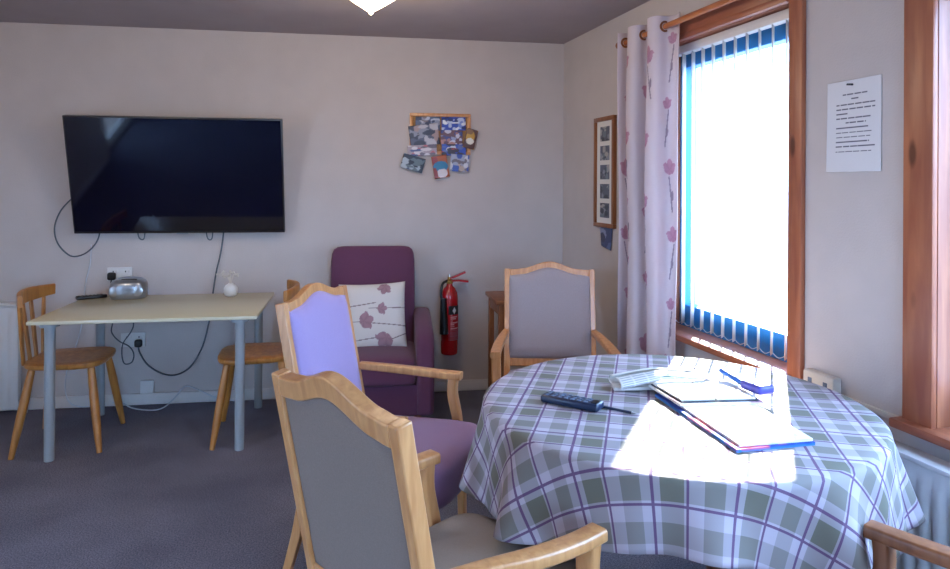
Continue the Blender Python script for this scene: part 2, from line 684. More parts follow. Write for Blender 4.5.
# rear and left walls
RW = (0.05, 1.50, 0.55, 2.1)  # opening for the added rear window
w = MB()
w.box(((XL - 0.2 + RW[0]) / 2, YR - 0.1, H / 2), (RW[0] - XL + 0.2, 0.2, H))
w.box(((RW[1] + 2.4) / 2, YR - 0.1, H / 2), (2.4 - RW[1], 0.2, H))
w.box(((RW[0] + RW[1]) / 2, YR - 0.1, RW[2] / 2), (RW[1] - RW[0], 0.2, RW[2]))
w.box(((RW[0] + RW[1]) / 2, YR - 0.1, (RW[3] + H) / 2), (RW[1] - RW[0], 0.2, H - RW[3]))
struct(w.build('wall_rear', M_WALL, smooth=0))
fr = MB()
for a, b, c, d in ((RW[0], RW[0] + .06, RW[2], RW[3]), (RW[1] - .06, RW[1], RW[2], RW[3]),
                   (RW[0] + .06, RW[1] - .06, RW[2], RW[2] + .06), (RW[0] + .06, RW[1] - .06, RW[3] - .06, RW[3])):
    fr.box(((a + b) / 2, YR - 0.12, (c + d) / 2), (b - a, 0.06, d - c))
rw = struct(fr.build('window_3', M_WHITE, smooth=0))  # unseen rear window, added to let in fill light
MB().box(((RW[0] + RW[1]) / 2, YR - 0.12, (RW[2] + RW[3]) / 2), (RW[1] - RW[0] - 0.11, 0.004, RW[3] - RW[2] - 0.11)).build('glass', M_GLASS, rw, smooth=0)
LD = (0.20, 1.22, 2.05)                 # glazed garden door in the left wall
w = MB()
w.box((XL - 0.1, (YR - 0.1 + LD[0]) / 2, H / 2), (0.2, LD[0] - YR + 0.1, H))
w.box((XL - 0.1, (LD[1] + YB + 0.2) / 2, H / 2), (0.2, YB + 0.2 - LD[1], H))
w.box((XL - 0.1, (LD[0] + LD[1]) / 2, (LD[2] + H) / 2), (0.2, LD[1] - LD[0], H - LD[2]))
struct(w.build('wall_left', M_WALL, smooth=0))
fr = MB()
for a, b, c, d in ((LD[0], LD[0] + .07, 0, LD[2]), (LD[1] - .07, LD[1], 0, LD[2]), (LD[0] + .07, LD[1] - .07, 0, .10), (LD[0] + .07, LD[1] - .07, LD[2] - .08, LD[2])):
    fr.box((XL - 0.10, (a + b) / 2, (c + d) / 2), (0.06, b - a, d - c))
dr = struct(fr.build('door_1', M_WHITE, smooth=0))
MB().box((XL - 0.10, (LD[0] + LD[1]) / 2, 1.035), (0.006, LD[1] - LD[0] - 0.14, 1.87)).build('glass', M_GLASS, dr, smooth=0)
hm = MB()
hm.rod((XL - 0.07, LD[1] - 0.035, 1.02), (XL - 0.03, LD[1] - 0.035, 1.02), 0.009).rod((XL - 0.035, LD[1] - 0.03, 1.02), (XL - 0.035, LD[1] - 0.15, 1.02), 0.009)
hm.build('handle', M_STEEL, dr)

# skirtings
struct(MB().box((-0.69, YB - 0.008, 0.036), (4.12, 0.016, 0.072), bev=0.004).build('baseboard_back', M_SKIRT))
struct(wbox(MB(), 0.02, SE, 0, 0.016, 0, 0.072, 0.004).build('baseboard_right', M_SKIRT, loc=W0, rotz=WROT))
struct(MB().box((XL + 0.008, 2.955, 0.036), (0.016, 3.26, 0.072), bev=0.004).build('baseboard_left', M_SKIRT))
# thin rail between the windows at sill height
struct(wbox(MB(), 2.325, 2.757, 0, 0.012, 0.670, 0.690, 0.003).build('trim_1', M_CREAM, loc=W0, rotz=WROT))


def frame_ring(mb, s0, s1, z0, z1, wdt, rail, o0, o1):
    wbox(mb, s0, s0 + wdt, o0, o1, z0, z1)
    wbox(mb, s1 - wdt, s1, o0, o1, z0, z1)
    wbox(mb, s0 + wdt, s1 - wdt, o0, o1, z1 - rail, z1)
    wbox(mb, s0 + wdt, s1 - wdt, o0, o1, z0, z0 + rail)
    return mb


def window(n, s0, s1, mullions=()):
    fr = MB()
    frame_ring(fr, s0, s1, Z0, Z1, 0.055, 0.112, -0.17, -0.105)
    for ms in mullions:
        wbox(fr, ms - 0.035, ms + 0.035, -0.165, -0.11, Z0 + 0.07, Z1 - 0.07)
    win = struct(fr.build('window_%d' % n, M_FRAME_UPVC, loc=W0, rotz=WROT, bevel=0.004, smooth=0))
    wbox(MB(), s0 + 0.05, s1 - 0.05, -0.142, -0.138, Z0 + 0.07, Z1 - 0.07).build('glass', M_GLASS, win, smooth=0)
    # inner lining, architrave boards and sill
    ln = MB()
    wbox(ln, s0, s0 + 0.012, -0.105, 0.0, Z0, Z1)
    wbox(ln, s1 - 0.012, s1, -0.105, 0.0, Z0, Z1)
    ln.build('lining', M_PINE, win, smooth=0)
    wbox(MB(), s0 + 0.012, s1 - 0.012, -0.105, 0.0, Z1 - 0.012, Z1).build('head_lining', M_PINE_H, win, smooth=0)
    ar = MB()
    wbox(ar, s1 - 0.012, s1 + 0.060, 0.0, 0.022, Z0 - 0.012, Z1 + 0.10, 0.005)
    ar.build('architrave', M_PINE, win)
    ar = MB()
    wbox(ar, s0 - 0.09, s0 + 0.012, 0.0, 0.022, Z0 - 0.012, Z1 + 0.10, 0.005)
    ar.build('architrave', M_PINE, win)
    hd = MB()
    wbox(hd, s0 + 0.0125, s1 - 0.0125, 0.0, 0.024, Z1 - 0.005, Z1 + 0.10, 0.005)
    wbox(hd, s0 + 0.0125, s1 - 0.0125, 0.0, 0.034, Z1 - 0.012, Z1 + 0.016, 0.006)
    hd.build('head_board', M_PINE_H, win)
    sl = MB()
    wbox(sl, s0 - 0.11, s1 + (0.02 if n == 1 else 0.07), -0.105, 0.055, Z0 - 0.026, Z0 + 0.005, 0.009)
    sl.build('sill', M_PINE_H, win)
    return win


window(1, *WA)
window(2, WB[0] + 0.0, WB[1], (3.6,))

# ------------------------------------------------------------------ dining armchair
OG = lambda x: 0.040 * (0.5 + 0.5 * cos(pi * x / 0.165)) if abs(x) < 0.165 else -0.004 * sin(pi * (abs(x) - 0.165) / 0.085)


def dining_armchair(label, loc, rotz, fab_back, fab_seat, wood_m, W=0.48, back_label=None):
    t = thing('dining_armchair', label, 'armchair', loc, rotz - pi / 2, 'wooden framed armchairs around the round table')
    hw = W / 2
    tilt = radians(11.2)
    HB = 0.562                      # length of the back above the seat
    py, pz = -0.205, 0.435

    def bp(x, h, d):                # back plane -> chair space, d = towards the sitter
        return Vector((x, py - h * sin(tilt) + d * cos(tilt), pz + h * cos(tilt) + d * sin(tilt)))
    pw = 0.031
    xs = [-hw + W * i / 40 for i in range(41)]
    # top rail with the arched crest
    xs = [x for x in xs if abs(x) < hw - pw] 
    xs = [-(hw - pw)] + xs + [hw - pw]
    top = [(x, HB + OG(x * 0.5 / W)) for x in xs]
    low = [(x, HB - 0.046 + OG(x * 0.5 / W) * 0.95) for x in xs]
    MB().strip(top, low, -0.018, 0.018, bp).build('crest_rail', wood_m, t, bevel=0.004, smooth=30)
    MB().prism([(-hw + pw, 0.045), (hw - pw, 0.045), (hw - pw, 0.095), (-hw + pw, 0.095)], -0.014, 0.014, bp).build('lower_rail', wood_m, t, bevel=0.004)
    # posts run on as the raked rear legs
    for s in (-1, 1):
        pts = [bp(s * (hw - pw / 2), HB - 0.001, 0), bp(s * (hw - pw / 2), 0.1, 0), bp(s * (hw - pw / 2), 0.0, 0), (s * (hw - 0.018), py - 0.005, 0.33),
               (s * (hw - 0.014), py - 0.035, 0.18), (s * (hw - 0.008), py - 0.085, 0.0)]
        MB().sweep(pts, rect(0.036, pw), up=(1, 0, 0), scales=[1, 1, 1.1, 1.1, 1, .8]).build('rear_leg', wood_m, t, bevel=0.004, smooth=30)
    # upholstered back panel
    ih = hw - pw + 0.006

    def ptop(x):
        return HB - 0.030 + OG(x * 0.5 / W) * 0.95

    def panel(u, v):
        x = -ih + 2 * ih * u
        h = 0.09 + (ptop(x) - 0.09) * v
        e = min(1, min(u, 1 - u) * 9) ** 0.5 * min(1, min(v, 1 - v) * 9) ** 0.5
        return bp(x, h, 0.010 + 0.020 * e)
    pm = MB().grid(28, 28, panel)
    n0 = len(pm.v)
    bo = pm.build('backrest', fab_back, t, solid=0.012)
    MB().grid(28, 28, lambda u, v: bp(-ih + 2 * ih * u, 0.09 + (ptop(-ih + 2 * ih * u) - 0.09) * v, -0.007)).build('back_cover', M_BACKCLOTH, t, solid=0.003)
    if back_label:
        bo['label'] = back_label
    # piping around the panel
    pts = []
    for i in range(25):
        x = -ih + 0.008 + (2 * ih - 0.016) * i / 24
        pts.append(bp(x, ptop(x) - 0.008, 0.017))
    side_r = [bp(ih - 0.008, ptop(ih) - 0.008 - (ptop(ih) - 0.11) * i / 8, 0.017) for i in range(1, 9)]
    side_l = [bp(-ih + 0.008, ptop(ih) - 0.008 - (ptop(ih) - 0.11) * i / 8, 0.017) for i in range(8, 0, -1)]
    MB().tube(side_l + pts + side_r, 0.0045, 6, smooth=False).build('piping', fab_back, bo)
    # seat
    sm = MB()

    def outline(k):
        o = []
        for i in range(k):
            a = 2 * pi * i / k
            c, s_ = cos(a), sin(a)
            e = 0.24
            x = abs(c) ** e * (1 if c > 0 else -1)
            y = abs(s_) ** e * (1 if s_ > 0 else -1)
            yy = 0.045 + 0.255 * y + (0.03 * (1 - x * x) if y > 0 else 0)
            o.append((x * (0.228 + 0.040 * (y + 1) / 2), yy))
        return o
    k = 72
    ol = outline(k)
    rings = [(0.92, 0.335), (0.98, 0.343), (1.0, 0.36), (1.005, 0.40), (1.0, 0.435), (0.985, 0.455), (0.95, 0.468), (0.85, 0.478), (0.6, 0.486), (0.3, 0.489)]
    vs, fs = [], []
    for sc, z in rings:
        vs += [(x * sc, 0.025 + (y - 0.025) * sc, z) for x, y in ol]
    for i in range(len(rings) - 1):
        for j in range(k):
            fs.append([i * k + j, i * k + (j + 1) % k, (i + 1) * k + (j + 1) % k, (i + 1) * k + j])
    fs.append([(len(rings) - 1) * k + j for j in range(k)])
    fs.append(list(range(k - 1, -1, -1)))
    so = sm.add(vs, fs).build('seat', fab_seat, t, smooth=60)
    # arms and front legs
    for s in (-1, 1):
        pts = spline([Vector(p) for p in ((s * (hw - 0.012), -0.225, 0.660), (s * (hw + 0.006), -0.13, 0.655), (s * 0.272, 0.0, 0.644), (s * 0.284, 0.11, 0.637), (s * 0.287, 0.195, 0.636))], 5)
        n = len(pts)
        MB().sweep(pts, rrect(0.050, 0.030, 0.008), scales=[(0.62 + 0.38 * min(1, i / n * 2), 1) for i in range(n)]).build('armrest', wood_m, t, smooth=35)
        pts = spline([Vector(p) for p in ((s * 0.286, 0.163, 0.627), (s * 0.284, 0.160, 0.56), (s * 0.281, 0.182, 0.46), (s * 0.274, 0.198, 0.33), (s * 0.268, 0.212, 0.0))], 5)
        n = len(pts)
        MB().sweep(pts, rrect(0.042, 0.032, 0.006), up=(0, 1, 0), scales=[1.1 - 0.35 * max(0, i / n - 0.3) for i in range(n)]).build('front_leg', wood_m, t, smooth=35)
    fr_ = MB()
    fr_.box((0, 0.20, 0.315), (0.50, 0.022, 0.055)).box((0, -0.215, 0.315), (0.44, 0.022, 0.055))
    for s in (-1, 1):
        fr_.box((s * 0.238, 0.0, 0.315), (0.022, 0.40, 0.055))
    fr_.build('seat_frame', wood_m, t, bevel=0.003)
    return t


dining_armchair('armchair with lilac padded back and plum seat, drawn up beside the grey backed chair', (0.085, 2.56, 0), -0.465, M_LILAC, M_PLUMSEAT, M_BEECH, W=0.47)
dining_armchair('armchair seen from behind its plain grey back, with taupe seat, close to the viewer', (0.198, 1.588, 0), 0.592, M_GREYFAB, M_TAUPE, M_BEECH)
dining_armchair('grey upholstered armchair facing the viewer from the far side of the round table', (0.912, 3.225, 0), -1.772, M_GREYFAB, M_GREYFAB, M_BEECH, W=0.49).scale = (0.975, 0.975, 0.975)
dining_armchair('armchair of which only a sunlit wooden arm shows, in front of the radiator', (0.978, 1.072, 0), 2.085, M_GREYFAB, M_GREYFAB, M_BROWN)  # same wood as the other armchairs; its shade is put into the brown

# ------------------------------------------------------------------ round table and cloth
TC = Vector((0.93, 1.96, 0))
TR = 0.565
tb = thing('round_table', 'round dark wooden dining table under the plaid cloth', 'table', TC)
MB().lathe([(TR - 0.012, 0.716), (TR - 0.003, 0.722), (TR - 0.003, 0.744), (TR - 0.012, 0.750)], 72).build('tabletop', M_DARKWOOD, tb)
MB().lathe([(0.40, 0.63), (0.42, 0.63), (0.42, 0.716), (0.40, 0.716)], 48).build('apron', M_DARKWOOD, tb)
for k in range(3):
    a = radians(-99.5 + 120 * k)
    MB().rod((0.41 * cos(a), 0.41 * sin(a), 0.716), (0.43 * cos(a), 0.43 * sin(a), 0), 0.034, 0.024, 16).build('leg', M_DARKWOOD, tb)

cl = MB()
NT = 420
PL = radians(67)
flat = [0.0001] + [TR * i / 14 for i in range(1, 15)]
ND = 16
vs, uvs, fs = [], [], []
zt = 0.753


def overhang(a):
    d = (a - radians(-113) + pi) % (2 * pi) - pi
    return 0.265 - 0.095 * exp(-(d / radians(30)) ** 2)


def fold(a):
    return 0.6 * sin(9 * a + 0.4) + 0.45 * sin(14 * a + 1.9) + 0.3 * sin(23 * a + 0.7)


for r in flat:
    for j in range(NT):
        a = 2 * pi * j / NT
        vs.append((r * cos(a), r * sin(a), zt + 0.0006 * sin(r * 40 + a * 3)))
        uvs.append((r * cos(a - PL), r * sin(a - PL)))
rb = 0.014
for i in range(1, ND + 1):
    for j in range(NT):
        a = 2 * pi * j / NT
        e = overhang(a) * i / ND
        arc = rb * pi / 2
        if e < arc:
            q = e / rb
            rr, z = TR + rb * sin(q), zt - rb * (1 - cos(q))
        else:
            dd = e - arc
            f = fold(a)
            amp = min(dd, 0.30) * 0.17
            rr = TR + rb + amp * (f + 0.55) + 0.06 * dd
            z = zt - rb - dd * (0.985 - 0.03 * f)
        # keep clear of the wall and radiator side
        vs.append((rr * cos(a), rr * sin(a), z))
        r0 = TR + e
        uvs.append((r0 * cos(a - PL), r0 * sin(a - PL)))
NR = len(flat) + ND
for i in range(NR - 1):
    for j in range(NT):
        fs.append([i * NT + j, i * NT + (j + 1) % NT, (i + 1) * NT + (j + 1) % NT, (i + 1) * NT + j])
fs.append([j for j in range(NT)])
cl.add(vs, fs)
cloth = cl.build('tablecloth', M_PLAID, loc=TC, smooth=0)
cloth.data.shade_smooth()
ul = cloth.data.uv_layers.new(name='UVMap')
for lp in cloth.data.loops:
    ul.data[lp.index].uv = uvs[lp.vertex_index]
sm = cloth.modifiers.new('solid', 'SOLIDIFY')
sm.thickness = 0.0016
sm.offset = 0
tag(cloth, 'green, white and plum plaid tablecloth hanging over the round table', 'tablecloth')

ZC = 0.7545          # top of the cloth

# ------------------------------------------------------------------ things on the round table
# dark remote control
t = thing('remote_control', 'thick navy remote control lying on the plaid tablecloth', 'remote control', (0.612, 1.957, ZC), atan2(1.91 - 2.025, 0.686 - 0.557))
MB().box((0, 0, 0.0125), (0.185, 0.058, 0.023), bev=0.008, seg=3).build('body', M_NAVY, t)
bt = MB()
for i in range(7):
    for j in range(3):
        bt.box((-0.075 + i * 0.021, -0.016 + j * 0.016, 0.0245), (0.012, 0.009, 0.003), bev=0.001)
bt.build('keypad', M_BUTTON, t)['label'] = 'rows of grey buttons'
MB().box((0.077, 0, 0.0245), (0.018, 0.036, 0.003), bev=0.001).build('emitter_window', M_BLACK, t)
# pen
t = thing('pen', 'thin dark pen lying beside the navy remote control', 'pen', (0.727, 1.888, ZC), atan2(1.861 - 1.923, 0.756 - 0.694))
MB().rod((-0.05, 0, 0.0045), (0.045, 0, 0.0045), 0.004, 0.004, 10).build('barrel', M_NAVY, t)
MB().rod((0.045, 0, 0.0045), (0.058, 0, 0.0045), 0.004, 0.001, 10).build('tip', M_STEEL, t)


def print_pattern(cols, seed, nx=5, ny=5, base='#e9e6e0', cover=0.6):
    rnd = random.Random(seed)
    blobs = [(rnd.random(), rnd.random(), 0.06 + 0.16 * rnd.random(), 0.06 + 0.16 * rnd.random(), hx(rnd.choice(cols))) for _ in range(int(nx * ny * cover))]
    b0 = hx(base)

    def f(q, p):
        c = b0
        if q:
            for x, y, a, b, cc in blobs:
                d = ((q[0] - x) / a) ** 2 + ((q[1] - y) / b) ** 2
                if d < 1:
                    c = cc
        return c
    return f


def slab(mb_name, corners, z0, z1, mat, parent, pattern=None, n=28, sag=0.0):
    """a stack of paper: four plan corners, a thickness"""
    A, B, C_, D = [Vector((*c, 0)) for c in corners]

    def at(u, v):
        return A.lerp(B, u).lerp(D.lerp(C_, u), v)
    m = MB().grid(n, n, lambda u, v: at(u, v) + Vector((0, 0, z1 + sag * sin(pi * u) * 0.5)))
    top_uv = m.uv
    ring = [at(i / n, 0) for i in range(n)] + [at(1, i / n) for i in range(n)] + [at(1 - i / n, 1) for i in range(n)] + [at(0, 1 - i / n) for i in range(n)]
    idx = [i for i in range(n)] + [(i + 1) * (n + 1) - 1 for i in range(n)] + [n * (n + 1) + n - i for i in range(n)] + [(n - i) * (n + 1) for i in range(n)]
    o = len(m.v)
    m.v += [(p.x, p.y, z0) for p in ring]
    m.uv = top_uv + [(0.02, 0.02)] * len(ring)
    k = len(ring)
    for i in range(k):
        m.f.append([idx[i], o + i, o + (i + 1) % k, idx[(i + 1) % k]])
    m.f.append([o + k - 1 - i for i in range(k)])
    return m.build(mb_name, mat, parent, smooth=30, pattern=pattern)


# large magazine at the front, cover edge showing
t = thing('magazine', 'large open magazine nearest the table front, with a colourful blue edge', 'magazine', (0.907, 1.552, ZC))
slab('cover', [(0, 0), (0.225, 0.016), (0.24, 0.44), (-0.012, 0.45)], 0.0, 0.008, M_PAPER, t,
     print_pattern(['#2b4fae', '#8a3a8c', '#c24a6a', '#3a86c8', '#1f3f8e'], 3, 6, 9, '#2b55b4', 1.2))['label'] = 'glossy blue printed cover'
slab('pages', [(0.016, 0.014), (0.223, 0.022), (0.238, 0.436), (0.006, 0.444)], 0.0082, 0.015, M_PAPER, t,
     print_pattern(['#f0eee9', '#cfd3da'], 4, 4, 4, '#ece9e4', 0.4))['label'] = 'pale inner pages'
# pile of open magazines behind it
t = thing('magazine', 'white paged magazine spread open on top of the paper pile', 'magazine', (0.0, 0.0, ZC))
slab('lower_pages', [(0.908, 1.858), (1.160, 1.84), (1.175, 2.06), (0.895, 2.05)], 0.0155, 0.023, M_PAPER, t, print_pattern(['#d8d4d0', '#8a8fa5', '#b08aa0'], 8, 5, 5, '#e4e1dc', 0.4))
slab('cover', [(0.915, 1.862), (1.150, 1.846), (1.165, 2.05), (0.900, 2.045)], 0.0232, 0.026, M_PAPER, t, print_pattern(['#30343e', '#545a66'], 9, 4, 4, '#3a3f48', 0.3))
slab('left_page', [(0.918, 1.872), (1.02, 1.864), (1.03, 2.04), (0.905, 2.040)], 0.0262, 0.031, M_PAGES, t, sag=0.006)
slab('right_page', [(1.026, 1.864), (1.145, 1.856), (1.158, 2.035), (1.036, 2.04)], 0.0262, 0.031, M_PAGES, t, sag=0.006)
# folded newspaper, rolled open at its left end
t = thing('newspaper', 'folded newspaper with a curled open end lying across the magazines', 'newspaper', (0, 0, ZC))
A0, A1 = Vector((0.800, 2.075, 0)), Vector((1.10, 2.075, 0))


def paper_fold(u, v):
    # cross-section: a soft flattened roll, tighter to the far right
    base = A0.lerp(A1, u)
    hgt = 0.034 * (1 - u) + 0.012 * u
    wid = 0.115 - 0.02 * u
    a = 2 * pi * v * 0.93 + pi * 0.55
    y = wid / 2 * cos(a) + 0.05 * (1 - u) * 0.5
    z = hgt / 2 * sin(a) * (1 + 0.12 * sin(5 * u)) + hgt / 2 + 0.003 + 0.031 * min(1, u * 2.2)
    return base + Vector((0, y, z))


MB().grid(60, 60, paper_fold).build('outer_sheet', M_PAPER, t, solid=0.002, smooth=60,
    pattern=lambda q, p: hx('#8b8d92') if (int(q[1] * 60) % 3 == 0 and (q[0] * 7) % 1 > 0.12 and q[1] < .45) else (hx('#3f6f62') if 0.45 < q[0] < 0.7 and 0.05 < q[1] < 0.2 else hx('#d5d2cd')))
slab('inner_sheets', [(0.785, 2.065), (1.02, 2.045), (1.03, 2.125), (0.80, 2.135)], 0.004, 0.0125, M_PAPER, t, print_pattern(['#b9b6b2', '#c9c6c2'], 12, 6, 6, '#d3d0cb', 0.6))
# blue and purple spectacle case
t = thing('glasses_case', 'blue and purple soft glasses case lying on the open magazine', 'glasses case', (1.172, 1.955, ZC), radians(-78))
MB().box((-0.042, 0, 0.053), (0.115, 0.045, 0.016), rot=Matrix.Rotation(radians(9), 4, 'Y'), bev=0.008, seg=3).build('flap', M_BLUE, t)
MB().box((0.048, 0.0, 0.0465), (0.085, 0.062, 0.028), bev=0.010, seg=3).build('pouch', M_PURPLE, t)

# ------------------------------------------------------------------ television
tvB, tvT = Vector((-1.166, 4.54, 1.094)), Vector((-1.119, 4.36, 1.808))
tl = atan2(4.54 - 4.36, 1.808 - 1.094)
t = thing('television', 'large black flat screen television tilted forward on the wall', 'television', (-1.143, 4.45, 1.451))
R = Matrix.Rotation(tl, 4, 'X')
hh = sqrt((tvT.z - tvB.z) ** 2 + 0.18 ** 2) / 2
MB().box((0, 0.018, 0), (1.262, 0.036, 2 * hh), bev=0.004, mat=R).build('casing', M_BEZEL, t)
MB().box((0, -0.0015, 0.004), (1.244, 0.003, 2 * hh - 0.024), mat=R).build('screen', M_SCREEN, t, smooth=0)
MB().box((0, 0.012, -hh - 0.004), (0.07, 0.018, 0.010), bev=0.003, mat=R).build('sensor', M_SILVER, t)
br = MB()
br.box((0, 0.155, 0.0), (0.42, 0.012, 0.36))
for s in (-1, 1):
    br.box((s * 0.15, 0.095, 0.0), (0.03, 0.11, 0.30))
br.build('wall_bracket', M_BLACK, t)


def cable(name, label, pts, r, mat, plug=None, group=None, plug_mat=M_BLACK):
    if plug is None:
        o = MB().tube(pts, r, 8).build(name, mat, smooth=60)
        return tag(o, label, 'cable', group)
    t = thing(name, label, 'cable', pts[0])
    off = Vector(pts[0])
    MB().tube([Vector(p) - off for p in pts], r, 8).build('flex', mat, t, smooth=60)
    MB().box((0, 0.0, 0.012), (0.044, 0.036, 0.048), bev=0.012, seg=3).build('plug', plug_mat, t)
    return t


cable('aerial_cable', 'grey cable looping down past the lower corner of the television',
      [(-1.74, 4.50, 1.33), (-1.812, 4.58, 1.302), (-1.875, 4.59, 1.227), (-1.906, 4.59, 1.127), (-1.885, 4.59, 1.028), (-1.816, 4.59, 0.955), (-1.747, 4.59, 0.958), (-1.683, 4.59, 1.007), (-1.648, 4.59, 1.076), (-1.640, 4.585, 1.16)], 0.0045, M_DARKGREY)
cable('cable_hook', 'small grey cable end curling under the television above the silver radio',
      [(-1.419, 4.585, 1.16), (-1.416, 4.58, 1.09), (-1.401, 4.575, 1.057), (-1.377, 4.575, 1.063), (-1.374, 4.585, 1.16)], 0.004, M_DARKGREY)
cable('cable_hook', 'small grey cable end curling under the television beside the long power lead',
      [(-1.008, 4.585, 1.16), (-1.005, 4.58, 1.098), (-0.992, 4.575, 1.053), (-0.968, 4.575, 1.06), (-0.966, 4.585, 1.16)], 0.004, M_DARKGREY)
cable('power_lead', 'dark lead running from the television behind the table to the lower socket',
      [(-1.40, 4.545, 0.392), (-1.394, 4.552, 0.346), (-1.353, 4.57, 0.263), (-1.275, 4.58, 0.203), (-1.191, 4.58, 0.187), (-1.107, 4.58, 0.228), (-1.041, 4.585, 0.328), (-1.003, 4.585, 0.441),
       (-0.975, 4.59, 0.60), (-0.962, 4.59, 0.72), (-0.944, 4.59, 0.84), (-0.914, 4.59, 0.981), (-0.893, 4.585, 1.16)], 0.0052, M_DARKGREY, plug=True)
cable('radio_lead', 'thin black lead hanging in a twisted loop under the pale table',
      [(-1.545, 4.555, 0.70), (-1.556, 4.565, 0.545), (-1.562, 4.56, 0.478), (-1.521, 4.56, 0.421), (-1.457, 4.56, 0.382), (-1.431, 4.56, 0.331), (-1.445, 4.56, 0.282), (-1.486, 4.56, 0.277), (-1.503, 4.565, 0.334), (-1.498, 4.572, 0.401), (-1.455, 4.572, 0.468), (-1.435, 4.565, 0.52), (-1.45, 4.555, 0.58), (-1.50, 4.55, 0.70)], 0.0038, M_DARKGREY)
cable('white_cable', 'pale cable running down the wall beside the honey wooden chair',
      [(-1.70, 4.606, 1.02), (-1.704, 4.606, 0.912), (-1.732, 4.606, 0.768), (-1.749, 4.606, 0.549), (-1.783, 4.606, 0.394), (-1.838, 4.604, 0.227), (-1.839, 4.592, 0.102), (-1.804, 4.588, 0.03), (-1.72, 4.585, 0.008), (-1.60, 4.58, 0.02)], 0.004, M_WCABLE)
cable('white_cable', 'white cable curving along the skirting under the pale table',
      [(-1.56, 4.575, 0.03), (-1.50, 4.565, 0.028), (-1.42, 4.52, 0.006), (-1.30, 4.47, 0.005), (-1.235, 4.50, 0.010), (-1.185, 4.575, 0.05), (-1.150, 4.585, 0.095), (-1.112, 4.585, 0.112), (-1.039, 4.585, 0.080), (-0.947, 4.58, 0.035), (-0.87, 4.57, 0.02), (-0.78, 4.56, 0.006)], 0.004, M_WCABLE)


def wall_plate(name, label, cx, cz, wd, ht, sockets, mat=M_WHITE, group=None):
    t = thing(name, label, 'socket' if sockets else 'plate', (cx, YB, cz), 0, group)
    MB().box((0, -0.006, 0), (wd, 0.012, ht), bev=0.003).build('plate', mat, t)
    for k in range(sockets):
        x = (k - (sockets - 1) / 2) * wd / 2
        MB().box((x, -0.0125, ht * 0.2), (0.006, 0.002, 0.010)).build('slot', M_BLACK, t, smooth=0)
        MB().box((x + 0.022, -0.014, ht * 0.22), (0.014, 0.005, 0.018), bev=0.002).build('switch', mat, t)
    return t


up = wall_plate('wall_socket', 'white double socket on the wall behind the silver radio', -1.532, 0.832, 0.146, 0.086, 2)
tag(up, up['label'], 'socket')
t = thing('plug', 'black plug in the upper socket behind the silver radio', 'plug', (-1.572, YB - 0.013, 0.822))
MB().box((0, -0.016, 0), (0.05, 0.032, 0.05), bev=0.013, seg=3).build('plug_body', M_BLACK, t)
MB().tube([(0, -0.018, -0.02), (0.0, -0.022, -0.05), (0.015, -0.02, -0.10)], 0.004).build('flex', M_BLACK, t)
wall_plate('wall_socket', 'white double socket low on the wall under the pale table', -1.45, 0.414, 0.146, 0.090, 2)
wall_plate('blanking_plate', 'small square blank plate just above the skirting', -1.365, 0.112, 0.082, 0.082, 0)

# ------------------------------------------------------------------ radiators
def radiator(label, mat_parent_loc, rotz, x0, x1, z0, z1, d0, d1):
    t = thing('radiator', label, 'radiator', mat_parent_loc, rotz)
    # local: x along the wall, -y into the room
    n = int((x1 - x0) / 0.05)
    prof = []
    for i in range(n):
        a = x0 + (x1 - x0) * i / n
        s = (x1 - x0) / n
        prof += [(a, 0), (a + s * 0.18, 0.007), (a + s * 0.62, 0.007), (a + s * 0.8, 0)]
    prof.append((x1, 0))
    m = MB()
    vs, fs = [], []
    rows = [(z0, 0), (z0 + 0.045, 0), (z0 + 0.06, 1), (z1 - 0.075, 1), (z1 - 0.06, 0), (z1 - 0.02, 0)]
    for z, k in rows:
        for x, b in prof:
            vs.append((x, -(d1 - 0.012 + b * k), z))
    w_ = len(prof)
    for j in range(len(rows) - 1):
        for i in range(w_ - 1):
            fs.append([j * w_ + i, j * w_ + i + 1, (j + 1) * w_ + i + 1, (j + 1) * w_ + i])
    m.add(vs, fs)
    m.box(((x0 + x1) / 2, -(d0 + d1 - 0.014) / 2, (z0 + z1) / 2 - 0.01), (x1 - x0, d1 - d0 - 0.016, z1 - z0 - 0.03), bev=0.006)
    m.build('panel', M_RAD, t, smooth=30)
    g = MB().box(((x0 + x1) / 2, -(d0 + d1) / 2, z1 - 0.008), (x1 - x0 + 0.006, d1 - d0 + 0.004, 0.016), bev=0.004)
    g.build('top_grille', M_RAD, t)
    MB().box(((x0 * 0.2 + x1 * 0.8), -d0 / 2, z1 - 0.12), (0.03, d0, 0.05)).build('bracket', M_RAD, t)
    return t


r1 = radiator('white panel radiator at the edge of the view beside the honey wooden chair', (0, YB, 0), 0, -2.70, -2.085, 0.03, 0.672, 0.03, 0.095)
v = MB()
v.rod((-2.085, -0.062, 0.075), (-2.045, -0.062, 0.075), 0.009).rod((-2.045, -0.062, 0.0), (-2.045, -0.062, 0.10), 0.009)
v.build('valve', M_STEEL, r1)
MB().lathe([(0.012, 0.10), (0.018, 0.105), (0.019, 0.15), (0.014, 0.162)], 16, Matrix.Translation((-2.045, -0.062, 0))).build('valve_cap', M_WHITE, r1)
radiator('white panel radiator under the second window, behind the wooden arm', W0, WROT, 2.72, 4.35, 0.10, 0.625, 0.035, 0.105)

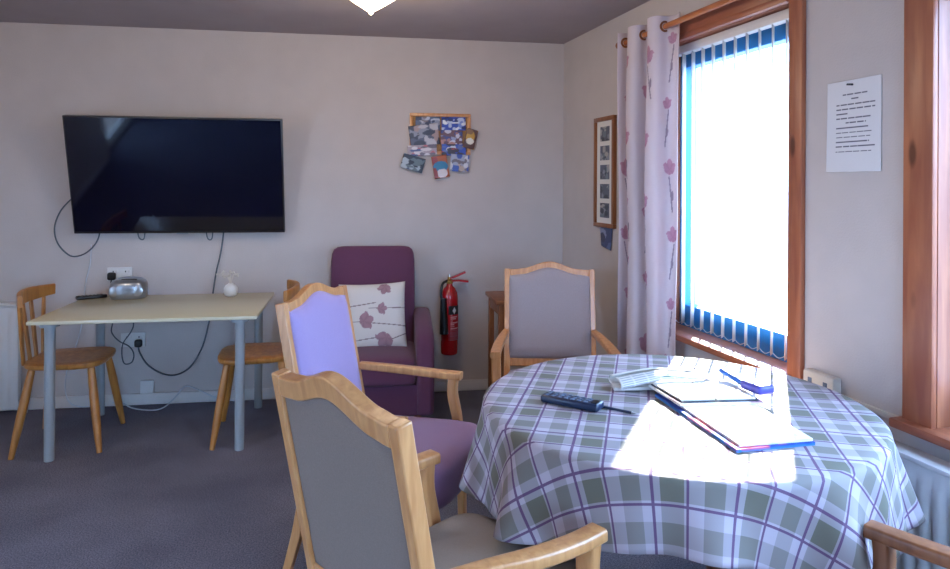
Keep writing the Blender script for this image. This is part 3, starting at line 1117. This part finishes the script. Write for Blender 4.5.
# ------------------------------------------------------------------ pale table by the wall
t = thing('wall_table', 'pale rectangular table with grey blue tubular legs under the television', 'table', (-1.118, 4.10, 0), radians(0.6))
MB().box((0, 0, 0.706), (1.105, 0.79, 0.019), bev=0.003).build('tabletop', M_MELAMINE, t)
for sx in (-1, 1):
    for sy in (-1, 1):
        m = MB().rod((sx * 0.462, sy * 0.345, 0), (sx * 0.462, sy * 0.345, 0.696), 0.0245, 0.0255, 20)
        l = m.build('leg', M_LEGBLUE, t)
        MB().rod((sx * 0.462, sy * 0.345, 0.680), (sx * 0.462, sy * 0.345, 0.696), 0.045, 0.045, 20).build('mounting_plate', M_LEGBLUE, l)
ZT = 0.716


# ------------------------------------------------------------------ honey wooden chairs
def spindle_chair(label, loc, rotz):
    t = thing('wooden_chair', label, 'chair', loc, rotz - pi / 2, 'honey wooden chairs at the pale table')
    vs, fs = [], []
    k = 64
    ol = []
    for i in range(k):
        a = 2 * pi * i / k
        c, s = cos(a), sin(a)
        e = 0.55
        x = 0.20 * abs(c) ** e * (1 if c > 0 else -1)
        y = 0.20 * abs(s) ** e * (1 if s > 0 else -1)
        x *= 1.0 + 0.06 * y / 0.215
        ol.append((x, y))
    rings = [(0.90, 0.430), (0.975, 0.436), (1.0, 0.447), (0.99, 0.460), (0.93, 0.464), (0.6, 0.458), (0.25, 0.455)]
    for sc, z in rings:
        vs += [(x * sc, y * sc, z) for x, y in ol]
    for i in range(len(rings) - 1):
        for j in range(k):
            fs.append([i * k + j, i * k + (j + 1) % k, (i + 1) * k + (j + 1) % k, (i + 1) * k + j])
    fs.append([(len(rings) - 1) * k + j for j in range(k)])
    fs.append(list(range(k - 1, -1, -1)))
    MB().add(vs, fs).build('seat', M_HONEY, t, smooth=50)
    for sx in (-1, 1):
        for sy in (-1, 1):
            a, b = Vector((sx * 0.145, sy * 0.14, 0.436)), Vector((sx * 0.225, sy * 0.205, 0.0))
            pts = [a, a.lerp(b, .35), a.lerp(b, .7), b]
            MB().tube(pts, 0.021, 14, smooth=False, scales=[0.82, 1.05, 0.95, 0.62]).build('leg', M_HONEY, t)
    rail = []
    for i in range(13):
        x = -0.23 + 0.46 * i / 12
        rail.append(Vector((x, -0.225 + 0.05 * (x / 0.21) ** 2, 0.800)))
    MB().sweep(rail, rrect(0.022, 0.078, 0.008), scales=[(1, 0.78 + 0.22 * cos(pi / 2 * abs(i - 6) / 6)) for i in range(13)]).build('top_rail', M_HONEY, t, smooth=40)
    for i in range(4):
        x = -0.15 + 0.10 * i
        a, b = Vector((x * 0.85, -0.185, 0.455)), Vector((x * 1.1, -0.225 + 0.05 * (x * 1.1 / 0.21) ** 2, 0.785))
        MB().sweep([a, a.lerp(b, .5), b], rrect(0.034, 0.014, 0.005), up=(0, 1, 0), scales=[(0.75, 1), (1.05, 1), (0.8, 1)]).build('spindle', M_HONEY, t, smooth=40)
    return t


spindle_chair('honey wooden spindle chair by the white radiator at the end of the pale table', (-1.585, 4.03, 0), radians(4))
spindle_chair('honey wooden chair tucked under the pale table, half hidden by the lilac chair', (-0.605, 4.01, 0), radians(184))

# ------------------------------------------------------------------ things on the pale table
t = thing('radio', 'silver oval portable radio on the pale table', 'radio', (-1.41, 4.40, ZT), radians(4))
ol = []
vs, fs = [], []
k = 48
rings = [(0.90, 0.0), (0.97, 0.010), (1.0, 0.035), (1.0, 0.065), (0.96, 0.088), (0.86, 0.105), (0.70, 0.112), (0.35, 0.115)]
for sc, z in rings:
    for i in range(k):
        a = 2 * pi * i / k
        c, s = cos(a), sin(a)
        vs.append((0.103 * sc * abs(c) ** .65 * (1 if c > 0 else -1), 0.085 * sc * abs(s) ** .65 * (1 if s > 0 else -1), z))
for i in range(len(rings) - 1):
    for j in range(k):
        fs.append([i * k + j, i * k + (j + 1) % k, (i + 1) * k + (j + 1) % k, (i + 1) * k + j])
fs += [list(range(k - 1, -1, -1)), [(len(rings) - 1) * k + j for j in range(k)]]
MB().add(vs, fs).build('casing', M_SILVER, t, smooth=60)
MB().box((0.01, -0.045, 0.103), (0.09, 0.035, 0.018), rot=Matrix.Rotation(radians(28), 4, 'X'), bev=0.006).build('control_panel', M_BLACK, t)
MB().tube([(-0.070, 0.035, 0.098), (-0.062, 0.03, 0.112), (0, 0.03, 0.118), (0.062, 0.03, 0.112), (0.070, 0.035, 0.098)], 0.006).build('handle', M_SILVER, t)
for s in (-1, 1):
    MB().lathe([(0.030, 0.0), (0.030, 0.006), (0.024, 0.008)], 24, Matrix.Translation((s * 0.065, -0.074, 0.048)) @ Matrix.Rotation(pi / 2, 4, 'X')).build('speaker', M_STEEL, t)

t = thing('remote_control', 'slim black remote control on the pale table near the radio', 'remote control', (-1.615, 4.385, ZT), radians(30))
MB().box((0, 0, 0.011), (0.165, 0.046, 0.020), bev=0.007, seg=3).build('body', M_BLACK, t)
bt = MB()
for i in range(7):
    for j in range(3):
        bt.box((-0.066 + i * 0.020, -0.013 + j * 0.013, 0.0215), (0.010, 0.007, 0.002))
bt.build('keypad', M_BEZEL, t, smooth=0)

t = thing('bud_vase', 'small round white vase with dried twigs on the pale table', 'vase', (-0.815, 4.375, ZT))
MB().lathe([(0.022, 0.0), (0.034, 0.006), (0.042, 0.028), (0.041, 0.05), (0.030, 0.068), (0.016, 0.076), (0.015, 0.080), (0.011, 0.078), (0.011, 0.06)], 28).build('pot', M_WHITE, t, smooth=60)
tw = MB()
rnd = random.Random(5)
for i in range(9):
    a = rnd.uniform(0, 2 * pi)
    h = rnd.uniform(0.13, 0.165)
    l = rnd.uniform(0.03, 0.085)
    x, y = l * cos(a) - 0.03, l * sin(a) * .6
    tw.tube([(0, 0, 0.06), (x * .3, y * .3, 0.06 + h * .45), (x, y, 0.045 + h * .62)], 0.0018, 5)
tw.build('twigs', M_CREAM, t)
bl = MB()
for i in range(12):
    a = rnd.uniform(0, 2 * pi)
    l = rnd.uniform(0.02, 0.075)
    bl.lathe([(0.001, -0.008), (0.009, 0), (0.001, 0.008)], 8, Matrix.Translation((l * cos(a) - 0.03, l * sin(a) * .5, rnd.uniform(0.12, 0.16))))
df = bl.build('dried_flowers', M_CREAM, t)
df['kind'] = 'stuff'

# ------------------------------------------------------------------ plum armchair with cushion
t = thing('fireside_armchair', 'plum upholstered high back armchair against the far wall', 'armchair', (0.045, 4.21, 0), radians(-2))


def soft(parent, name, c, s, bev, mat, rot=None, puff=0.0):
    bm = bmesh.new()
    bmesh.ops.create_cube(bm, size=1)
    bmesh.ops.subdivide_edges(bm, edges=list(bm.edges), cuts=7, use_grid_fill=True)
    m = MB()
    vs = []
    for v_ in bm.verts:
        p = [v_.co.x * s[0], v_.co.y * s[1], v_.co.z * s[2]]
        q = [max(-s[i] / 2 + bev, min(s[i] / 2 - bev, p[i])) for i in range(3)]
        d = Vector([p[i] - q[i] for i in range(3)])
        u_ = [2 * v_.co[i] for i in range(3)]
        if d.length > 1e-6:
            # spread the corner samples round the edge radius
            d = d.normalized() * bev
        pp = Vector(q) + d
        if puff:
            ax = min(range(3), key=lambda i: s[i])
            o = [i for i in range(3) if i != ax]
            pp[ax] += puff * (1 if v_.co[ax] > 0 else -1) * (1 - u_[o[0]] ** 2) * (1 - u_[o[1]] ** 2) * (1 if abs(v_.co[ax]) > 0.49 else 0)
        vs.append(pp)
    bm.verts.index_update()
    T = Matrix.Translation(c)
    if rot is not None:
        T = T @ rot
    m.add(vs, [[v_.index for v_ in f.verts] for f in bm.faces], T)
    bm.free()
    return m.build(name, mat, parent, subsurf=1, smooth=60)


soft(t, 'backrest', (0, 0.225, 0.66), (0.535, 0.13, 0.70), 0.035, M_PLUM, Matrix.Rotation(radians(-7), 4, 'X'), 0.012)
soft(t, 'seat', (0, -0.06, 0.335), (0.53, 0.53, 0.17), 0.035, M_PLUM, None, 0.012)
MB().box((0, -0.03, 0.165), (0.56, 0.50, 0.18), bev=0.012).build('base', M_PLUM, t)
for s in (-1, 1):
    # padded side with sloping rounded arm
    a = MB()
    prof = [(-0.295, 0.072), (0.26, 0.072), (0.28, 0.600), (0.20, 0.615), (0.05, 0.604), (-0.10, 0.580), (-0.20, 0.555), (-0.265, 0.520), (-0.30, 0.460)]
    a.prism(prof, -0.052, 0.052, lambda p, q, d, s=s: Vector((s * 0.313 + d, p, q)))
    a.build('armrest', M_PLUM, t, bevel=0.028, smooth=60)
for sx in (-1, 1):
    for sy in (-1, 1):
        MB().rod((sx * 0.27, -0.02 + sy * 0.23, 0.076), (sx * 0.275, -0.02 + sy * 0.235, 0), 0.022, 0.016).build('leg', M_BROWN, t)


def petal_flower(q, cx, cy, sz, ang, asp=1.0):
    """tulip-like bloom: returns 0..1 shade or None"""
    x, y = (q[0] - cx) * asp, q[1] - cy
    c, s = cos(ang), sin(ang)
    x, y = (x * c + y * s) / sz, (-x * s + y * c) / sz
    r = sqrt(x * x + y * y)
    a = atan2(x, y)
    if r > 1.25:
        return None
    # scalloped fan opening upward, narrow at the base
    b = abs(a)
    if b < 1.15:
        lim = 0.74 + 0.30 * abs(cos(2.9 * a))
    elif b < 2.4:
        lim = 0.86 - 0.42 * (b - 1.15) / 1.25
    else:
        lim = 0.40
    if r < lim:
        return 0.45 + 0.35 * abs(cos(2.5 * a)) + 0.2 * r
    return None


def seg_dist(x, y, x0, y0, x1, y1):
    dx, dy = x1 - x0, y1 - y0
    tt = max(0, min(1, ((x - x0) * dx + (y - y0) * dy) / (dx * dx + dy * dy)))
    return sqrt((x - x0 - dx * tt) ** 2 + (y - y0 - dy * tt) ** 2)


C_CREAM = hx('#d6cdc4')
C_BLOOM0, C_BLOOM1 = hx('#7a5c64'), hx('#a58086')
C_STEM = hx('#84716f')
CF = [(0.70, 0.94, 0.12, pi * 0.9), (0.36, 0.42, 0.155, -1.3), (0.70, 0.16, 0.165, 2.4), (0.62, 0.60, 0.105, -1.5)]
CS = [(0.0, 0.63, 0.55, 0.70), (0.05, 0.42, 0.30, 0.42), (0.40, 0.40, 1.0, 0.33), (0.45, 0.62, 1.0, 0.60), (0.1, 0.12, 0.6, 0.17), (0.74, 0.12, 1.0, 0.22)]


def cushion_pattern(q, p):
    c = C_CREAM
    for s in CS:
        if seg_dist(q[0], q[1], *s) < 0.007:
            c = C_STEM
    for cx, cy, sz, an in CF:
        k_ = petal_flower(q, cx, cy, sz, an)
        if k_ is not None:
            c = tuple(a * (1 - k_) + b * k_ for a, b in zip(C_BLOOM0, C_BLOOM1))
    return c


N = 110


def cush(u, v, s):
    x, y = 2 * u - 1, 2 * v - 1
    e = max(0.0, (1 - x ** 4) * (1 - y ** 4)) ** 0.55
    pin = 1 - 0.06 * (x * x * (1 - y * y) * 0 + (1 - abs(x)) * abs(y) ** 3 + (1 - abs(y)) * abs(x) ** 3)
    return Vector((0.205 * x * (1 - 0.05 * (1 - y * y)), s * 0.055 * e, 0.205 * y * (1 - 0.05 * (1 - x * x))))


cm = MB().grid(N, N, lambda u, v: cush(u, v, -1))
uv1 = list(cm.uv)
b2 = MB().grid(N, N, lambda u, v: cush(u, v, 1))
cm.add(b2.v, b2.f)
cm.uv = uv1 + b2.uv
cu = cm.build('cushion', M_PRINT, pattern=cushion_pattern, smooth=70)
cu.location = (0.050, 4.225, 0.598)
cu.rotation_euler = (radians(-15), radians(-2), radians(-2))
tag(cu, 'square cream cushion with mauve flowers leaning in the plum armchair', 'cushion')

# ------------------------------------------------------------------ small table behind the far armchair
t = thing('corner_table', 'small brown wooden table in the corner behind the far grey armchair', 'table', (1.02, 4.30, 0), 0)
MB().box((0, 0, 0.682), (0.44, 0.40, 0.024), bev=0.004).build('tabletop', M_BROWN, t)
MB().box((0, 0, 0.63), (0.39, 0.35, 0.07), bev=0.003).build('apron', M_BROWN, t)
for sx in (-1, 1):
    for sy in (-1, 1):
        MB().box((sx * 0.185, sy * 0.165, 0.335), (0.036, 0.036, 0.67), bev=0.004).build('leg', M_BROWN, t)

# ------------------------------------------------------------------ fire extinguisher
t = thing('fire_extinguisher', 'red fire extinguisher with black horn hung on the far wall', 'fire extinguisher', (0.562, YB - 0.085, 0.275))
MB().lathe([(0.050, 0.0), (0.056, 0.006), (0.057, 0.02), (0.057, 0.380), (0.052, 0.412), (0.038, 0.44), (0.022, 0.455), (0.018, 0.475)], 32).build('cylinder', M_RED, t, smooth=50)
MB().lathe([(0.020, 0.470), (0.024, 0.474), (0.024, 0.492), (0.015, 0.500), (0.014, 0.515)], 20).build('valve', M_BRASS, t)
hd = MB()
hd.sweep([(0.0, -0.004, 0.505), (0.05, -0.006, 0.525), (0.105, -0.008, 0.548)], rect(0.028, 0.013))
hd.build('lever', M_RED, t)
MB().sweep([(0.0, -0.004, 0.490), (0.06, -0.006, 0.492), (0.125, -0.008, 0.484)], rect(0.028, 0.013)).build('carry_handle', M_RED, t)
MB().rod((0, 0, 0.515), (0, 0, 0.535), 0.011, 0.008).build('gauge', M_STEEL, t)
MB().tube([(-0.018, -0.01, 0.49), (-0.052, -0.03, 0.47), (-0.062, -0.042, 0.40), (-0.050, -0.050, 0.36)], 0.009, 10).build('hose', M_BLACK, t)
MB().rod((-0.047, -0.048, 0.38), (-0.042, -0.052, 0.145), 0.020, 0.030, 18).build('horn', M_BLACK, t)


def ext_label(q, p):
    u, v = q
    if v > 0.74:
        d = abs(u - 0.45) + abs(v - 0.86) * 1.6
        return hx('#d5d8dc') if d < 0.16 else hx('#16181c')
    if v > 0.30:
        if (v * 18) % 1 < 0.45 and 0.15 < u < 0.15 + 0.7 * (0.6 + 0.4 * sin(int(v * 18) * 2.3)):
            return hx('#d8a0a4')
        return hx('#a81822')
    return hx('#8f5b66') if (v * 26) % 1 < 0.5 and 0.1 < u < 0.9 else hx('#a02a38')


MB().grid(40, 60, lambda u, v: Vector((0.0582 * sin(-0.25 + 1.6 * u), -0.0582 * cos(-0.25 + 1.6 * u), 0.10 + 0.23 * v))).build('label', M_PAPER, t, pattern=ext_label, smooth=60)
MB().box((0, 0.068, 0.33), (0.05, 0.030, 0.06)).build('wall_bracket', M_RED, t)

# ------------------------------------------------------------------ photo board on the far wall
t = thing('photo_board', 'pine framed pin board on the far wall, overlaid with loose photographs', 'pin board', (0.502, YB, 1.752))
fb = MB()
for a, b, c, d in ((-0.208, 0.208, 0.118, 0.140), (-0.208, 0.208, -0.140, -0.118), (-0.208, -0.186, -0.118, 0.118), (0.186, 0.208, -0.118, 0.118)):
    fb.box(((a + b) / 2, -0.010, (c + d) / 2), (b - a, 0.020, d - c), bev=0.003)
fb.build('frame', M_BEECH, t)
MB().box((0, -0.005, 0), (0.374, 0.008, 0.238)).build('board', M_CORK, t, smooth=0)

PC = {
    'a': ['#54607c', '#8e93a6', '#b9bcc8', '#39405a', '#7c6f74'],
    'b': ['#2c48a8', '#b9c4dd', '#1d2c6a', '#6f86c8', '#dfe3ea'],
    'c': ['#3c3f50', '#8d90a0', '#bcb8be', '#565a70', '#a88f8c'],
    'd': ['#6a4a56', '#9aa0c0', '#3f4a86', '#b07f7c', '#c9c6d4'],
    'e': ['#c79a3c', '#e8e2d6', '#5a3a34', '#8a6440', '#d9b45a'],
    'f': ['#a89aa2', '#c06a74', '#4f5d8a', '#d6cfd2', '#6d6470'],
    'g': ['#2f4dae', '#a9474d', '#c8cbd6', '#5a6aa8', '#3a3444'],
    'h': ['#272c3c', '#49506a', '#a9b2b8', '#1c2030', '#5f6c72'],
    'i': ['#b05a2c', '#1f6f94', '#8c3030', '#d8d2d4', '#3a4f8a'],
    'k': ['#9ca0b4', '#d2d2da', '#3550a4', '#6a5f66', '#b9a79a'],
}
PH = [
    ('a', 'greyish photograph at the top of the pin board next to the bright blue one', .417, 1.822, .168, .094, 0, .0115),
    ('b', 'bright blue photograph in the top corner of the pin board', .593, 1.824, .166, .094, 2, .0115),
    ('c', 'large dark group photograph filling half of the pin board', .392, 1.742, .20, .145, 8, .0225),
    ('d', 'reddish brown and lilac photograph in the middle of the pin board', .579, 1.732, .150, .096, 0, .0150),
    ('e', 'yellow and white photograph sticking out over the frame of the pin board', .708, 1.722, .080, .135, -14, .0240),
    ('f', 'pale pinkish photograph below the large dark group picture', .378, 1.640, .20, .072, 4, .0250),
    ('g', 'blue and red photograph along the lower rail of the pin board', .594, 1.645, .166, .078, -1, .0215),
    ('h', 'dark tilted photograph hanging lowest beside the orange one', .316, 1.552, .152, .098, -16, .0275),
    ('i', 'orange, teal and white photograph dangling at the bottom of the pin board', .503, 1.530, .104, .150, 10, .0280),
    ('k', 'pale grey photograph with blue patches hanging under the pin board', .634, 1.556, .128, .118, -4, .0245),
]
for key, lab, x, z, wd, ht, an, off in PH:
    rnd = random.Random(key)
    pal = [hx(c) for c in PC[key]]
    blobs = [(rnd.random(), rnd.random(), rnd.uniform(.06, .22), rnd.uniform(.06, .24), rnd.choice(pal)) for _ in range(26)]
    if key == 'i':
        blobs = [(.5, .85, .6, .25, pal[0]), (.2, .8, .2, .2, pal[2]), (.5, .5, .5, .25, pal[1]), (.55, .2, .34, .2, pal[3]), (.1, .2, .15, .3, pal[2])]
    if key == 'e':
        blobs = [(.5, .5, .7, .6, pal[2]), (.45, .6, .38, .3, pal[0]), (.5, .38, .34, .16, pal[1]), (.3, .85, .3, .15, pal[3])]

    def pf(q, p, blobs=blobs, pal=pal):
        c = pal[0]
        if q:
            for bx, by, ba, bb, bc in blobs:
                if ((q[0] - bx) / ba) ** 2 + ((q[1] - by) / bb) ** 2 < 1:
                    c = bc
        return c
    ca, sa = cos(radians(an)), sin(radians(an))
    m = MB().grid(30, 30, lambda u, v: Vector(((u - .5) * wd * ca - (v - .5) * ht * sa, -off - 0.002 * sin(pi * u), (u - .5) * wd * sa + (v - .5) * ht * ca)))
    o = m.build('photograph', M_PHOTO, loc=(x, YB, z), pattern=pf, solid=0.0012, smooth=60)
    tag(o, lab, 'photograph', 'photographs on the pin board')

# ------------------------------------------------------------------ picture frame on the window wall
t = thing('picture_frame', 'tall narrow wooden frame of five small pictures beside the curtain', 'picture', WP(0.675, 0, 1.49), WROT)
fb = MB()
for a, b, c, d in ((-0.134, 0.134, 0.310, 0.335), (-0.134, 0.134, -0.335, -0.310), (-0.134, -0.108, -0.31, 0.31), (0.108, 0.134, -0.31, 0.31)):
    fb.box(((a + b) / 2, -0.012, (c + d) / 2), (b - a, 0.024, d - c), bev=0.003)
fb.build('frame', M_BROWN, t)
MB().box((0, -0.006, 0), (0.216, 0.010, 0.62)).build('mount', M_PAGES, t, smooth=0)
for k in range(5):
    zc = 0.232 - 0.116 * k
    rnd = random.Random(40 + k)
    pal = [hx(c) for c in ('#5a6070', '#8c919c', '#3a4150', '#a8a6a4', '#6f7c88')]
    blobs = [(rnd.random(), rnd.random(), rnd.uniform(.08, .25), rnd.uniform(.08, .25), rnd.choice(pal)) for _ in range(14)]

    def pf(q, p, blobs=blobs, pal=pal):
        c = pal[0]
        for bx, by, ba, bb, bc in blobs:
            if ((q[0] - bx) / ba) ** 2 + ((q[1] - by) / bb) ** 2 < 1:
                c = bc
        return c
    MB().grid(20, 20, lambda u, v: Vector(((u - .5) * 0.125, -0.0122, zc + (v - .5) * 0.088))).build('picture', M_PHOTO, t, pattern=pf, smooth=0)
rnd = random.Random(77)
pal = [hx(c) for c in ('#39456c', '#5d6a94', '#8890ac', '#2a3152')]
blobs = [(rnd.random(), rnd.random(), rnd.uniform(.1, .3), rnd.uniform(.1, .3), rnd.choice(pal)) for _ in range(12)]


def pf(q, p):
    c = pal[0]
    for bx, by, ba, bb, bc in blobs:
        if ((q[0] - bx) / ba) ** 2 + ((q[1] - by) / bb) ** 2 < 1:
            c = bc
    return c


o = MB().grid(20, 20, lambda u, v: Vector(((u - .5) * 0.17 * (1 - .25 * (1 - v)), -0.006 - 0.003 * sin(pi * u), (v - .5) * 0.115 - 0.02 * u * (1 - v)))).build(
    'photograph', M_PHOTO, loc=WP(0.685, 0, 1.098), rotz=WROT, pattern=pf, solid=0.0012, smooth=60)
tag(o, 'small dark blue photograph stuck below the tall narrow picture frame', 'photograph')

# ------------------------------------------------------------------ notice on the pier
t = thing('notice', 'white typed notice pinned to the wall between the windows', 'notice', WP(2.543, 0, 1.62), WROT)
LN = [(0.37, 0.82, .25, .78), (0.30, 0.86, .0, .0)]
ROWS = [(0.845, .30, .76), (0.795, .46, .60), (0.735, .18, .90), (0.685, .18, .90), (0.635, .18, .40), (0.585, .18, .82), (0.535, .36, .74), (0.482, .18, .78),
        (0.430, .18, .84), (0.380, .18, .82), (0.328, .18, .80), (0.276, .18, .90), (0.220, .18, .84)]


def notice_pat(q, p):
    u, v = q
    for y, a, b in ROWS:
        if abs(v - y) < 0.006 and a < u < b:
            wv = sin(u * 91 + y * 300) + sin(u * 47 + y * 170)
            if wv > -1.6:
                return hx('#5e5e6c')
    return hx('#dcdcde')


MB().grid(150, 220, lambda u, v: Vector(((u - .5) * 0.23, -0.003 - 0.006 * (1 - v) ** 3 * sin(pi * (0.2 + 0.8 * u)) - 0.004 * abs(u - .5) * (1 - v), (v - .5) * 0.315))).build(
    'sheet', M_PAPER, t, pattern=notice_pat, solid=0.0008, smooth=60)
MB().box((-0.012, -0.006, 0.142), (0.026, 0.006, 0.007), rot=Matrix.Rotation(radians(8), 4, 'Y'), bev=0.002).build('pin', M_NAVY, t)

# ------------------------------------------------------------------ double socket on the pier
t = thing('wall_socket', 'cream surface mounted double socket beside the window board', 'socket', WP(2.425, 0, 0.700), WROT)
MB().box((0, -0.019, 0), (0.146, 0.038, 0.088), bev=0.008, seg=3).build('box', M_CREAM, t)
for k in (-1, 1):
    MB().box((k * 0.036, -0.039, 0.010), (0.018, 0.003, 0.022), bev=0.001).build('switch', M_BUTTON, t)

# ------------------------------------------------------------------ vertical blind
t = thing('vertical_blind', 'white vertical slat blind hanging in the first window', 'blind', W0, WROT)
wbox(MB(), WA[0] + 0.016, WA[1] - 0.016, -0.075, -0.030, 2.070, 2.112, 0.004).build('headrail', M_WHITE, t)
PH_ = radians(44)
ns = 12
bot = []
for k in range(ns):
    sc_ = WA[0] + 0.045 + k * 0.081
    dx, dy = cos(PH_) * 0.0445, sin(PH_) * 0.0445
    a, b = Vector(wl(sc_ - dx, -0.052 - dy, 0)), Vector(wl(sc_ + dx, -0.052 + dy, 0))
    nrm = Vector((-(b - a).y, (b - a).x, 0)).normalized() * 0.0045
    m = MB()

    def slat(u, v, a=a, b=b, nrm=nrm):
        p = a.lerp(b, u) + nrm * sin(pi * u)
        return Vector((p.x, p.y, 0.725 + v * 1.342))
    so = m.grid(6, 10, slat).build('slat', M_SLAT, t, solid=0.0012, smooth=60)
    mid = a.lerp(b, 0.5)
    MB().box((mid.x, mid.y, 0.737), (0.06, 0.004, 0.022), rot=Matrix.Rotation(atan2((b - a).y, (b - a).x), 4, 'Z')).build('bottom_weight', M_WHITE, so)
    bot.append(mid + Vector((0, 0, 0.735)))
ch = MB()
for k in range(ns - 1):
    a, b = bot[k], bot[k + 1]
    ch.tube([a, a.lerp(b, .25) + Vector((0, 0, -.012)), a.lerp(b, .5) + Vector((0, 0, -.018)), a.lerp(b, .75) + Vector((0, 0, -.012)), b], 0.0016, 5)
ch.build('chain', M_WHITE, t)

# ------------------------------------------------------------------ curtain rod and curtain
RO_ = 0.085
RZ = 2.190
t = thing('curtain_rod', 'wooden curtain pole above the first window', 'curtain rod', W0, WROT)
MB().rod(wl(1.01, RO_, RZ), wl(2.70, RO_, RZ), 0.014, 0.014, 18).build('pole', M_POLE, t)
for s in (1.0, 2.712):
    MB().lathe([(0.006, -0.022), (0.018, -0.016), (0.022, 0), (0.018, 0.016), (0.006, 0.022)], 18, Matrix.Translation(wl(s, RO_, RZ)) @ Matrix.Rotation(pi / 2, 4, 'Y')).build('finial', M_BROWN, t)
bk = MB()
for s in (1.06, 2.64):
    bk = MB()
    bk.rod(wl(s, 0.0, RZ), wl(s, RO_, RZ), 0.010, 0.010).lathe([(0.025, 0), (0.025, 0.008), (0.015, 0.012)], 18, Matrix.Translation(wl(s, 0, RZ)) @ Matrix.Rotation(pi / 2, 4, 'X'))
    bk.build('bracket', M_BROWN, t)

S0, S1 = 1.055, 1.545
ZB, ZTOP = 0.40, RZ + 0.052
LEN = 1.15                              # cloth width taken up in the folds
rndc = random.Random(21)
FL = []
cols = 5
for i in range(cols):
    z = 0.06 + 0.14 * rndc.random()
    k = 0
    while z < 1.86:
        FL.append((0.10 + i * 0.235 + rndc.uniform(-.035, .035), z, rndc.choice((0.062, 0.070, 0.055, 0.042)), rndc.uniform(-.35, .35)))
        z += rndc.uniform(0.30, 0.42)
CC = hx('#e8dee2')
CB0, CB1 = hx('#b07e94'), hx('#d2a6ba')
CST = hx('#a89aa8')


def curtain_pattern(q, p):
    x, z = q[0] * LEN, q[1] * (ZTOP - ZB)
    c = CC
    for fx, fz, sz, an in FL:
        if abs(x - fx) < 0.10 and -0.24 < z - fz < 0.10:
            d = seg_dist(x, z, fx - an * 0.03, fz - sz * .6, fx + an * 0.10 + 0.012, fz - 0.20)
            if d < 0.0052 and c is CC:
                c = CST
            leaf = ((x - fx - 0.016 - an * .06) / 0.010) ** 2 + ((z - fz + 0.125) / 0.024) ** 2
            if leaf < 1:
                c = CST
            k_ = petal_flower((x, z), fx, fz, sz, -an * .4)
            if k_ is not None:
                c = tuple(a * (1 - k_) + b * k_ for a, b in zip(CB0, CB1))
    return c


def curtain(u, v):
    ph = u * 2.5 * 2 * pi + 0.9
    amp = 0.050 * (0.85 + 0.15 * v) + 0.006 * sin(9 * v + 4 * u)
    s = S0 + (S1 - S0) * u + 0.014 * sin(2 * ph) + 0.006 * sin(5 * v + 3 * u)
    o = RO_ + 0.012 + amp * cos(ph)
    z = ZB + (ZTOP - ZB) * v
    return Vector(wl(s, o, z))


t = thing('curtain', 'pale curtain printed with pink tulips, gathered beside the blind', 'curtain', W0, WROT)
MB().grid(260, 420, curtain).build('drape', M_CURTAIN, t, pattern=curtain_pattern, solid=0.002, smooth=80)
for k in range(7):
    u = (k * pi + pi / 2 - 0.9) / (2.5 * 2 * pi)
    if not 0.01 < u < 0.99:
        continue
    p0, p1 = curtain(u - 0.004, 0.96), curtain(u + 0.004, 0.96)
    d = (p1 - p0).normalized()
    c = Vector((curtain(u, .96).x, -RO_, RZ))
    ang = atan2(d.y, d.x)
    MB().lathe([(0.018, -0.004), (0.027, -0.004), (0.030, 0), (0.027, 0.004), (0.018, 0.004), (0.018, -0.004)], 22,
               Matrix.Translation(c) @ Matrix.Rotation(ang, 4, 'Z') @ Matrix.Rotation(pi / 2, 4, 'X')).build('eyelet', M_BROWN, t)

# ------------------------------------------------------------------ ceiling lamp
def ceiling_lamp(label, x, y, power):
    t = thing('ceiling_lamp', label, 'lamp', (x, y, H), 0, 'glass ceiling lamps')
    MB().lathe([(0.055, 0.0), (0.06, -0.008), (0.045, -0.022), (0.012, -0.03), (0.010, -0.06)], 28).build('ceiling_rose', M_BRASS, t)
    MB().lathe([(0.012, -0.192), (0.035, -0.178), (0.075, -0.153), (0.125, -0.118), (0.160, -0.085), (0.170, -0.06), (0.164, -0.058), (0.155, -0.082), (0.012, -0.18)], 36).build('shade', M_LAMP, t, smooth=60)
    MB().lathe([(0.002, -0.205), (0.010, -0.200), (0.013, -0.194), (0.008, -0.186)], 16).build('finial', M_LAMP, t)
    ld = bpy.data.lights.new('bulb', 'POINT')
    ld.energy = power
    ld.color = (1.0, 0.80, 0.58)
    ld.shadow_soft_size = 0.06
    lo = bpy.data.objects.new('bulb', ld)
    COL.objects.link(lo)
    lo.parent = t
    lo.location = (0, 0, -0.25)


ceiling_lamp('lit pointed glass ceiling lamp above the plum armchair and the round table', 0.022, 3.18, 13)
ceiling_lamp('lit pointed glass ceiling lamp added as warm fill nearer the garden door, out of the view', -1.75, 2.3, 16)  # unseen second lamp, added to warm the left side
